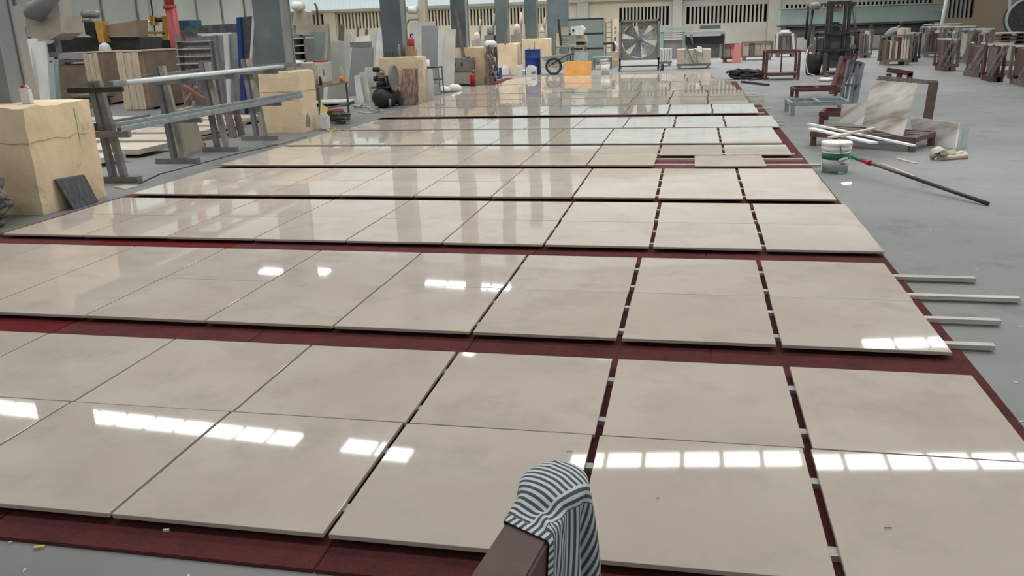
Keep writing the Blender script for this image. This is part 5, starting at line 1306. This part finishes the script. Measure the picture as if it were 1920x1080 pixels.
low_bench('steel_bench', 'low blue-grey steel bench in front of the red-oxide bench', (1.70, 15.5, 0), (1, 0.03, 0), (-0.03, 1, 0), 0.95, 0.8, 0.21, 'galv')
ladder('steel_ladder_frame', 'red-oxide steel frame leaning upright behind the blue-grey frame', [gr(1558, 176), gr(1571, 173), at(1597, 109, 21.2), at(1579, 107, 20.7)], 1, 'rust_red', 0.08)
ladder('steel_ladder_frame', 'blue-grey ladder-like steel frame leaning at the blue-grey bench end', [gr(1573, 206), gr(1600, 203), at(1616, 119, 17.4), at(1591, 113, 17.0)], 2, 'blue_grey', 0.045)
for o_ in list(COL.objects):
    pass
b0_ = gr(1537, 233)
low_bench('steel_bench', 'low dark red steel bench just behind the stacked white battens', (b0_.x, b0_.y, 0), (1, -0.25, 0), (0.25, 1, 0), 1.2, 0.7, 0.16, 'rust_red')

# marble offcuts on a low frame
fo = Vector((1.57, 11.8, 0)); ux = Vector((1.19, -0.74, 0)).normalized(); uy = Vector((0.53, 0.85, 0)).normalized()
pal = low_bench('stone_pallet', 'low brown pallet frame carrying veined marble offcuts and white battens', fo, ux, uy, 1.3, 0.72, 0.15, 'brown')
for k in range(4): MB().bar(fo + uy * (0.1 + 0.18 * k) + Vector((0, 0, 0.16)), fo + ux * 1.3 + uy * (0.1 + 0.18 * k) + Vector((0, 0, 0.16)), 0.1, 0.025).build('plank', 'old_wood', pal)
zf = 0.19
def marble(lab, pxs, Yb, Yt, m='marble', th=0.025, zb=zf):
    bl, br, tr, tl = pxs
    vs = [gr(*bl, z=zb), gr(*br, z=zb)]
    n_ = (vs[1] - vs[0]); nn = Vector((-n_.y, n_.x, 0)).normalized()
    # top corners: on a plane leaning back by Yt over the height
    def top(p, base):
        best = None
        for k in range(400):
            z = zb + 0.05 + k * 0.004
            g = gr(*p, z=z); d = (g - vs[0]).dot(nn)
            e = abs(d - Yt * (z - zb))
            if best is None or e < best[0]: best = (e, g)
        return best[1]
    vs += [top(tr, vs[1]), top(tl, vs[0])]
    return tag(MB().plate(vs, th, nn * th).build('marble_offcut', m, None, 0.003), lab, 'stone slab', 'veined marble offcuts on the pallet')
marble('largest veined marble slab standing on the brown pallet', [(1617, 238), (1690, 256), (1717, 157), (1634, 150)], 0, 0.25)
marble('lower wide veined marble slab at the right of the largest one', [(1712, 263), (1790, 281), (1797, 231), (1706, 219)], 0, 0.25, zb=0.0)
marble('small pale marble slab at the left behind the largest one', [(1574, 230), (1618, 236), (1624, 193), (1578, 196)], 0, 0.25)
marble('small clear glass sheet at the right end of the marble offcuts', [(1797, 281), (1812, 278), (1818, 241), (1805, 240)], 0, 0.2, 'glass', 0.01, 0.0)
q0 = gr(1736, 232); 
ps = thing('support_frame', 'brown timber easel post and rail behind the marble offcuts', 'frame', (q0.x, q0.y, 0))
def pole_at(p, z0, z1, y): 
    return None
Yp = 13.4
MB().bar(Vector((at(1738, 222, Yp).x, Yp, 0)), at(1751, 154, Yp), 0.12, 0.05, (0, 1, 0)).build('post', 'brown', ps)
MB().bar(at(1647, 146, Yp + 0.05), at(1757, 155, Yp + 0.05), 0.06, 0.05, (0, 1, 0)).build('rail', 'old_wood', ps)
MB().bar(Vector((at(1650, 230, Yp).x, Yp + 0.1, 0)), at(1648, 148, Yp + 0.1), 0.08, 0.05, (0, 1, 0)).build('post', 'old_wood', ps)
rf = thing('red_rack', 'small dark red steel rack showing above the marble slab', 'metal frame', at(1686, 160, 20.0))
p = at(1667, 146, 20); q = at(1706, 150, 20)
for x_ in (p.x, (p.x + q.x) / 2, q.x): MB().box(x_ - 0.05, x_ + 0.05, 20, 20.08, 0, 0.42).build('leg', 'rust_red', rf)
MB().bar((p.x - 0.05, 20.04, 0.5), (q.x + 0.05, 20.04, 0.4), 0.08, 0.1).build('top_beam', 'rust_red', rf)
MB().bar((p.x - 0.05, 20.04, 0.14), (q.x + 0.05, 20.04, 0.1), 0.05, 0.06).build('low_beam', 'rust_red', rf)
for i, (a, b, w) in enumerate((((1516, 232), (1714, 273), 0.05), ((1521, 241), (1640, 268), 0.09), ((1556, 258), (1640, 240), 0.06))):
    z_ = zf + 0.012 + 0.03 * i
    p = gr(*a, z=z_); q = gr(*b, z=z_)
    tag(MB().bar(p, q, w, 0.02).build('white_batten', 'bright_white' if i < 2 else 'bay_slab'), ('longest white batten laid across the brown pallet', 'shorter broad white batten on the brown pallet', 'curved grey strip crossing under the white battens')[i], 'batten')
sk = thing('canvas_strap', 'crumpled beige canvas and strap on the floor at the pallet corner', 'canvas', gr(1770, 290))
MB().path([gr(1748, 294, 0.03), gr(1756, 288, 0.08), gr(1768, 286, 0.1), gr(1775, 290, 0.05), gr(1790, 284, 0.04), gr(1808, 288, 0.05), gr(1811, 293, 0.03), gr(1785, 296, 0.02), gr(1760, 298, 0.02)], 0.035, 7).build('strap', 'beige_stone', sk)
MB().lathe(gr(1758, 292), [(0.07, 0), (0.09, 0.03), (0.07, 0.08), (0.02, 0.11)], 9).build('canvas', 'bay_slab', sk)
MB().lathe(gr(1802, 294), [(0.06, 0), (0.08, 0.03), (0.05, 0.06), (0.02, 0.07)], 9).build('canvas', 'bay_slab', sk)

# bucket with green label, squeegee pole, paper
bp = gr(1566, 328); bp = Vector((1.545, 9.62, 0))
bk = thing('paint_bucket', 'white plastic bucket with green band, right of the slabs', 'bucket', bp)
H_ = 0.335
MB().lathe(bp, [(0.125, 0), (0.13, 0.01), (0.15, H_ - 0.06)], 30).build('bucket_body', 'white', bk)
MB().lathe(bp, [(0.1525, H_ - 0.085), (0.158, H_ - 0.08), (0.158, H_ - 0.045), (0.152, H_ - 0.04), (0.16, H_ - 0.03), (0.16, H_), (0.152, H_ + 0.004), (0.14, H_ - 0.008), (0.0, H_ - 0.008)], 30).build('lid', 'white', bk)
def rr(z): return 0.13 + 0.02 * (z - 0.01) / (H_ - 0.07) + 0.0015
MB().lathe(bp, [(rr(0.155), 0.155), (rr(0.225), 0.225)], 30).build('green_band', 'green', bk)
MB().lathe(bp, [(rr(0.035), 0.035), (rr(0.155), 0.155)], 30).build('grey_label', mat('label_grey', S(172, 172, 168), 0.5), bk)
MB().lathe(bp, [(rr(0.012), 0.012), (rr(0.035), 0.035)], 30).build('green_foot_band', 'green', bk)
MB().path([bp + Vector((-0.155 * math.cos(a), -0.155 * math.sin(a) if True else 0, H_ - 0.05 - 0.045 * math.sin(a))) for a in [math.pi * (0.05 + 0.9 * k / 14) for k in range(15)]], 0.003, 5).build('bail_handle', 'steel', bk)
MB().path([bp + Vector((0.02 + 0.02 * k / 6 - 0.01, -0.163, H_ - 0.01 - 0.10 * k / 6)) for k in range(7)], 0.004, 5).build('dark_strip', 'slate', bk)
# lettering on the label: a short slanted brand stroke and four digits
def text_on(parent, body, size, m, loc, rot):
    cu = bpy.data.curves.new(body, 'FONT'); cu.body = body; cu.size = size; cu.extrude = 0.0008; cu.align_x = 'CENTER'
    ob = bpy.data.objects.new('tmp_text', cu); COL.objects.link(ob)
    dg = bpy.context.evaluated_depsgraph_get(); me = bpy.data.meshes.new_from_object(ob.evaluated_get(dg))
    bpy.data.objects.remove(ob)
    o = bpy.data.objects.new('lettering', me); COL.objects.link(o); me.materials.append(M[m])
    o.parent = parent; o.location = Vector(loc) - Vector(parent['_o']); o.rotation_euler = rot
    return o
an = math.radians(22)
dv = Vector((math.sin(an), -math.cos(an), 0))
text_on(bk, '7000', 0.034, 'slate', bp + dv * (rr(0.12) + 0.001) + Vector((0, 0, 0.105)), (math.pi / 2, 0, an))
mk = MB()
tx = Vector((math.cos(an), math.sin(an), 0)); o_ = bp + dv * (rr(0.165) + 0.003)
mk.plate([o_ + tx * -0.06 + Vector((0, 0, 0.150)), o_ + tx * 0.05 + Vector((0, 0, 0.166)), o_ + tx * 0.055 + Vector((0, 0, 0.188)), o_ + tx * -0.03 + Vector((0, 0, 0.176))], 0.001, dv * 0.002)
mk.build('brand_mark', 'bright_white', bk)
mk = MB(); o_ = bp + dv * (rr(0.02) + 0.003)
mk.plate([o_ + tx * -0.04 + Vector((0, 0, 0.018)), o_ + tx * 0.03 + Vector((0, 0, 0.018)), o_ + tx * 0.03 + Vector((0, 0, 0.028)), o_ + tx * -0.04 + Vector((0, 0, 0.028))], 0.001, dv * 0.001)
mk.build('foot_mark', 'bright_white', bk)
tip = gr(1602, 297, 0.1); end = gr(1853, 382, 0.02); mid = tip.lerp(end, 0.13)
sq = thing('scraper_pole', 'long dark pole with red and green taped tip lying beside the bucket', 'pole', (tip + end) / 2)
tip = Vector((bp.x + 0.17, bp.y - 0.06, 0.24)); 
tip = gr(1597, 294, 0.2); end = gr(1853, 382, 0.018)
m1 = tip.lerp(end, 0.10); m2 = tip.lerp(end, 0.16)
MB().path([tip, m1], 0.02, 10).build('green_tape', 'green', sq)
MB().path([m1, m2], [0.022, 0.03], 10).build('red_tape', 'ext_red', sq)
MB().path([m2, tip.lerp(end, 0.45)], 0.015, 10).build('upper_shaft', 'brown', sq)
MB().path([tip.lerp(end, 0.45), end], 0.018, 10).build('lower_shaft', 'black', sq)
tag(MB().plate([gr(1577, 343), gr(1596, 341), gr(1597, 346), gr(1583, 348), gr(1577, 345)], 0.002, (0, 0, 0.003)).build('paper_scrap', 'card'), 'small white paper scrap on the floor in front of the bucket', 'paper')
tag(MB().bar(gr(1682, 297, 0.006), gr(1718, 306, 0.006), 0.05, 0.01).build('white_lath', 'bay_slab'), 'short pale lath on the floor between the pallet and the pole', 'lath')
tag(MB().bar(gr(1653, 308, 0.01), gr(1716, 332, 0.01), 0.03, 0.02).build('thin_strip', 'beige_stone'), 'thin pale strip lying next to the dark pole', 'strip')

# worker bent over behind the leftmost slab rack
def skin_body(name, verts, edges, radii, root, parent):
    me = bpy.data.meshes.new(name); me.from_pydata([tuple(v) for v in verts], edges, []); me.update()
    o = bpy.data.objects.new(name, me); COL.objects.link(o)
    md = o.modifiers.new('s', 'SKIN'); md.use_smooth_shade = True
    for i, r in enumerate(radii):
        me.skin_vertices[0].data[i].radius = (r, r)
        me.skin_vertices[0].data[i].use_root = (i == root)
    o.modifiers.new('d', 'SUBSURF').levels = 1
    dg = bpy.context.evaluated_depsgraph_get()
    m2 = bpy.data.meshes.new_from_object(o.evaluated_get(dg))
    bpy.data.objects.remove(o)
    o = bpy.data.objects.new(name, m2); COL.objects.link(o); o.parent = parent
    return o
PY = 36.0
hip = Vector((at(1661, 74, PY).x, PY, 0.88))
pe = thing('person', 'person in grey shirt bending forward over the leftmost slab rack', 'person', (hip.x, PY, 0))
def rel(x, y, z): return (x, y, z)
V_ = [(0, 0, .82), (.1, -.09, .97), (.24, -.22, 1.1), (.33, -.3, 1.17), (.38, -.34, 1.21), (.43, -.38, 1.28),      # 0 pelvis ..5 head
      (.05, .2, 1.3), (.24, .1, .92), (.4, -.12, .84), (.46, -.18, .82),                                        # 6-9 far arm
      (.32, -.38, 1.26), (.38, -.48, .92), (.52, -.5, .84), (.58, -.5, .82),                                      # 10-13 near arm
      (-.09, .06, .78), (-.06, .08, .44), (-.14, .14, .08), (-.04, .04, .04),                                       # 14-17 leg
      (.09, -.06, .78), (.18, -.12, .44), (.1, -.06, .08), (.2, -.14, .04)]                                        # 18-21 leg
V_[6] = (.12, -.02, 1.12); V_[10] = (.32, -.38, 1.1)
E_ = [(0, 1), (1, 2), (2, 3), (3, 4), (4, 5), (2, 6), (6, 7), (7, 8), (8, 9), (2, 10), (10, 11), (11, 12), (12, 13), (0, 14), (14, 15), (15, 16), (16, 17), (0, 18), (18, 19), (19, 20), (20, 21)]
R2 = [.14, .14, .15, .07, .085, .09, .06, .045, .035, .03, .06, .045, .035, .03, .085, .06, .045, .04, .085, .06, .045, .04]
bd = skin_body('body', V_, E_, R2, 0, pe)
for mm in ('shirt', 'trouser', 'skin'): bd.data.materials.append(M[mm])
for f_ in bd.data.polygons:
    z = f_.center.z; x_ = f_.center.x
    f_.material_index = 1 if z < 0.86 and x_ < 0.3 else 2 if (z > 1.19 and x_ > 0.3) or (x_ > 0.42 and z < 0.95) else 0
hr = MB().lathe((0, 0, 0), [(0.0, 0.11), (0.06, 0.1), (0.1, 0.06), (0.112, 0.0), (0.1, -0.05)], 14)
hv = hr.build('hair', 'hair'); hv.parent = pe; hv.location = (.42, -.37, 1.26)
hv.rotation_euler = (0, 0.3, 0)

# ------------------------------------------------------------------ foreground beam with striped cloth
bd_ = Vector((0.15, 0.9887, 0)); bs_ = Vector((0.9887, -0.15, 0))
bend = Vector((-0.29, 1.76, 0)); BW = 0.112; BZ = 0.575; BH = 0.11
tr_ = thing('trestle_beam', 'dark brown painted trestle beam in the foreground, a cloth over its end', 'trestle', bend - bd_ * 0.8)
o_ = MB().obox(bend - bd_ * 0.6 + Vector((0, 0, BZ - BH / 2)), bd_ * 0.6, bs_ * (BW / 2), Vector((0, 0, BH / 2)))
o_.build('beam', 'brown', tr_, 0.006)
for s in (-1, 1):
    for q in (0.42, 1.05):
        top = bend - bd_ * q + bs_ * (s * 0.04) + Vector((0, 0, BZ - BH + 0.01))
        MB().bar(top, Vector((top.x, top.y, 0)) + bs_ * (s * 0.16), 0.06, 0.05, bd_).build('leg', 'brown', tr_, 0.004)
for q in (0.42, 1.05):
    MB().bar(bend - bd_ * q - bs_ * 0.12 + Vector((0, 0, 0.2)), bend - bd_ * q + bs_ * 0.12 + Vector((0, 0, 0.2)), 0.03, 0.05).build('stretcher', 'brown', tr_)

def drape():
    rs = np.random.RandomState(12)
    nu, nv = 60, 52
    u = np.linspace(-0.17, 0.33, nu); v = np.linspace(-0.215, 0.205, nv)
    Ug, Vg = np.meshgrid(u, v, indexing='ij')
    th = math.radians(-24); a = Ug * 0.70; b = Vg * 0.80
    P = np.stack([a * math.cos(th) - b * math.sin(th) - 0.0, a * math.sin(th) + b * math.cos(th) - 0.015,
                  0.13 + 0.02 * np.sin(Ug * 52 + Vg * 20) + 0.016 * np.sin(Vg * 44 - Ug * 13)], -1)
    P += rs.normal(0, 0.0015, P.shape)
    V0 = np.zeros_like(P)
    du = u[1] - u[0]; dv = v[1] - v[0]; dd = math.hypot(du, dv)
    def con(P, a, b, L, k):
        d = P[b] - P[a]; l = np.linalg.norm(d, axis=-1, keepdims=True) + 1e-9
        c = d * ((l - L) / l) * 0.5 * k
        P[a] += c; P[b] -= c
    sl = lambda s, e, st: slice(s, e, st)
    dt = 0.016
    for it in range(300):
        V0[..., 2] -= 1.6 * dt; V0 *= 0.97
        Q = P + V0 * dt
        for _ in range(16):
            for s in (0, 1):
                na = (nu - s) // 2
                con(Q, (sl(s, s + 2 * na - 1, 2), slice(None)), (sl(s + 1, s + 2 * na, 2), slice(None)), du, 1)
                nb = (nv - s) // 2
                con(Q, (slice(None), sl(s, s + 2 * nb - 1, 2)), (slice(None), sl(s + 1, s + 2 * nb, 2)), dv, 1)
            for s in (0, 1):
                na = (nu - s) // 2
                con(Q, (sl(s, s + 2 * na - 1, 2), slice(0, nv - 1)), (sl(s + 1, s + 2 * na, 2), slice(1, nv)), dd, 0.25)
                con(Q, (sl(s, s + 2 * na - 1, 2), slice(1, nv)), (sl(s + 1, s + 2 * na, 2), slice(0, nv - 1)), dd, 0.25)
            # bending springs
            con(Q, (slice(0, nu - 3, 1), slice(None)), (slice(3, nu, 1), slice(None)), du * 3, 0.10)
            con(Q, (slice(None), slice(0, nv - 3)), (slice(None), slice(3, nv)), dv * 3, 0.10)
            # beam: x in +-hw, y < 0, z < 0 (top at z=0)
            hw = BW / 2 + 0.006
            ins = (np.abs(Q[..., 0]) < hw) & (Q[..., 1] < 0.006) & (Q[..., 2] < 0.006) & (Q[..., 2] > -BH - 0.03)
            if ins.any():
                pz = 0.006 - Q[..., 2]; px = hw - np.abs(Q[..., 0]); py = 0.006 - Q[..., 1]
                mn = np.minimum(np.minimum(pz, px), py)
                mz = ins & (mn == pz); mx = ins & (mn == px); my = ins & (mn == py)
                Q[..., 2][mz] = 0.006
                Q[..., 0][mx] = np.sign(Q[..., 0][mx]) * hw
                Q[..., 1][my] = 0.006
                # friction on the top
                Q[..., 0][mz] = P[..., 0][mz] + (Q[..., 0][mz] - P[..., 0][mz]) * 0.02
                Q[..., 1][mz] = P[..., 1][mz] + (Q[..., 1][mz] - P[..., 1][mz]) * 0.02
            # bunched fold lying on the beam end
            E = (Q - np.array([0.005, -0.045, 0.012])) / np.array([0.082, 0.10, 0.032])
            rr_ = np.linalg.norm(E, axis=-1)
            m_ = (rr_ < 1) & (Q[..., 2] > -0.03)
            if m_.any():
                k_ = (1 / np.maximum(rr_[m_], 0.2))[:, None]
                tgt = E[m_] * k_ * np.array([0.082, 0.10, 0.032]) + np.array([0.005, -0.045, 0.012])
                nx = P[m_][:, 0] + 0.04 * (tgt[:, 0] - P[m_][:, 0]); ny = P[m_][:, 1] + 0.04 * (tgt[:, 1] - P[m_][:, 1])
                h_ = 1 - ((nx - 0.005) / 0.082) ** 2 - ((ny + 0.045) / 0.10) ** 2
                ok = h_ > 0.15
                tgt[ok] = np.stack([nx, ny, 0.012 + 0.032 * np.sqrt(np.maximum(h_, 0)) + 0.007 * np.maximum(0, 1 - np.abs(nx + 0.01) / 0.012) + 0.006 * np.maximum(0, 1 - np.abs(nx - 0.045 - 0.3 * ny) / 0.012)], -1)[ok]
                Q[m_] = tgt
        V0 = (Q - P) / dt
        sp = np.linalg.norm(V0, axis=-1, keepdims=True); V0 *= np.minimum(1, 1.5 / (sp + 1e-9))
        P = Q
    return P, Ug, Vg
Pc, Uc, Vc = drape()
nu, nv = Pc.shape[:2]
org = bend + Vector((0, 0, BZ))
co = [tuple(org + bs_ * float(p[0]) + bd_ * float(p[1]) + Vector((0, 0, float(p[2])))) for p in Pc.reshape(-1, 3)]
fs = [(i * nv + j, (i + 1) * nv + j, (i + 1) * nv + j + 1, i * nv + j + 1) for i in range(nu - 1) for j in range(nv - 1)]
cl = thing('striped_cloth', 'white and grey striped cloth draped over the brown beam end', 'cloth', org)
cm = MB().add(co, fs, True).build('fabric', 'stripes', cl)
uvl = cm.data.uv_layers.new(name='UVMap')
uf = Uc.reshape(-1); vf = Vc.reshape(-1)
for pg in cm.data.polygons:      # sewn panels: the weave turns at the hem and at the right-hand panel
    ids = [cm.data.loops[l].vertex_index for l in pg.loop_indices]
    um = sum(uf[i] for i in ids) / 4; vm = sum(vf[i] for i in ids) / 4
    turn = 0.085 < um < 0.125 or vm < -0.19
    for l, i in zip(pg.loop_indices, ids):
        uvl.data[l].uv = (vf[i], uf[i]) if turn else (uf[i], vf[i])
so = cm.modifiers.new('t', 'SOLIDIFY'); so.thickness = 0.0022
cm.modifiers.new('s', 'SUBSURF').levels = 1
cm.modifiers['s'].render_levels = 1

# small litter
for i, (px, py, sx, m, lb) in enumerate(((74, 1028, 0.02, 'driftwood', 'small tan wood stub on the concrete at bottom left'), (312, 996, 0.012, 'white', 'tiny white chip on the red mat in the left foreground'),
        (20, 1019, 0.006, 'white', 'tiny white crumb where the mat meets the concrete at bottom left'), (1915, 793, 0.012, 'white', 'tiny white chip on the mat at the right edge'))):
    g = gr(px, py, 0.013 if 'mat' in lb and 'meets' not in lb else 0.0)
    tag(MB().obox(g + Vector((0, 0, 0.004)), Vector((sx * 0.8, sx * 0.3, 0)), Vector((-sx * 0.12, sx * 0.3, 0)), Vector((0, 0, 0.004))).build('litter_chip', m), lb, 'chip')
for i, (px, py, lb) in enumerate(((1665, 990, 'short dark twig on the nearest slab row at right'), (1067, 846, 'curled dark twig on the nearest slab behind the cloth'), (1233, 934, 'dark speck of grit on the slab right of the cloth'))):
    g = gr(px, py, ZT + 0.003); k = 0.004 if 'speck' in lb else 0.011
    tag(MB().path([g + Vector((-k, 0, 0)), g + Vector((0, -0.003, 0.003)), g + Vector((k, 0.003, 0))], 0.0016, 5).build('twig', 'black'), lb, 'twig')

rg = random.Random(77)
gm_ = MB()
for k in range(170):
    if k < 130: g = Vector((rg.uniform(1.45, 5.0), rg.uniform(3.2, 11.0), 0))
    else: g = Vector((rg.uniform(-2.6, -0.9), rg.uniform(1.75, 2.0), 0))
    r_ = rg.uniform(0.002, 0.008); a_ = rg.uniform(0, 3)
    gm_.obox(g + Vector((0, 0, r_ * 0.3)), Vector((math.cos(a_), math.sin(a_), 0)) * r_, Vector((-math.sin(a_), math.cos(a_), 0)) * r_ * 0.6, Vector((0, 0, r_ * 0.3)))
tag(gm_.build('floor_grit', 'white_stone'), 'scattered pale stone grit on the concrete floor', 'grit', None, 'stuff')

for o in bpy.data.objects:
    if '_o' in o: del o['_o']
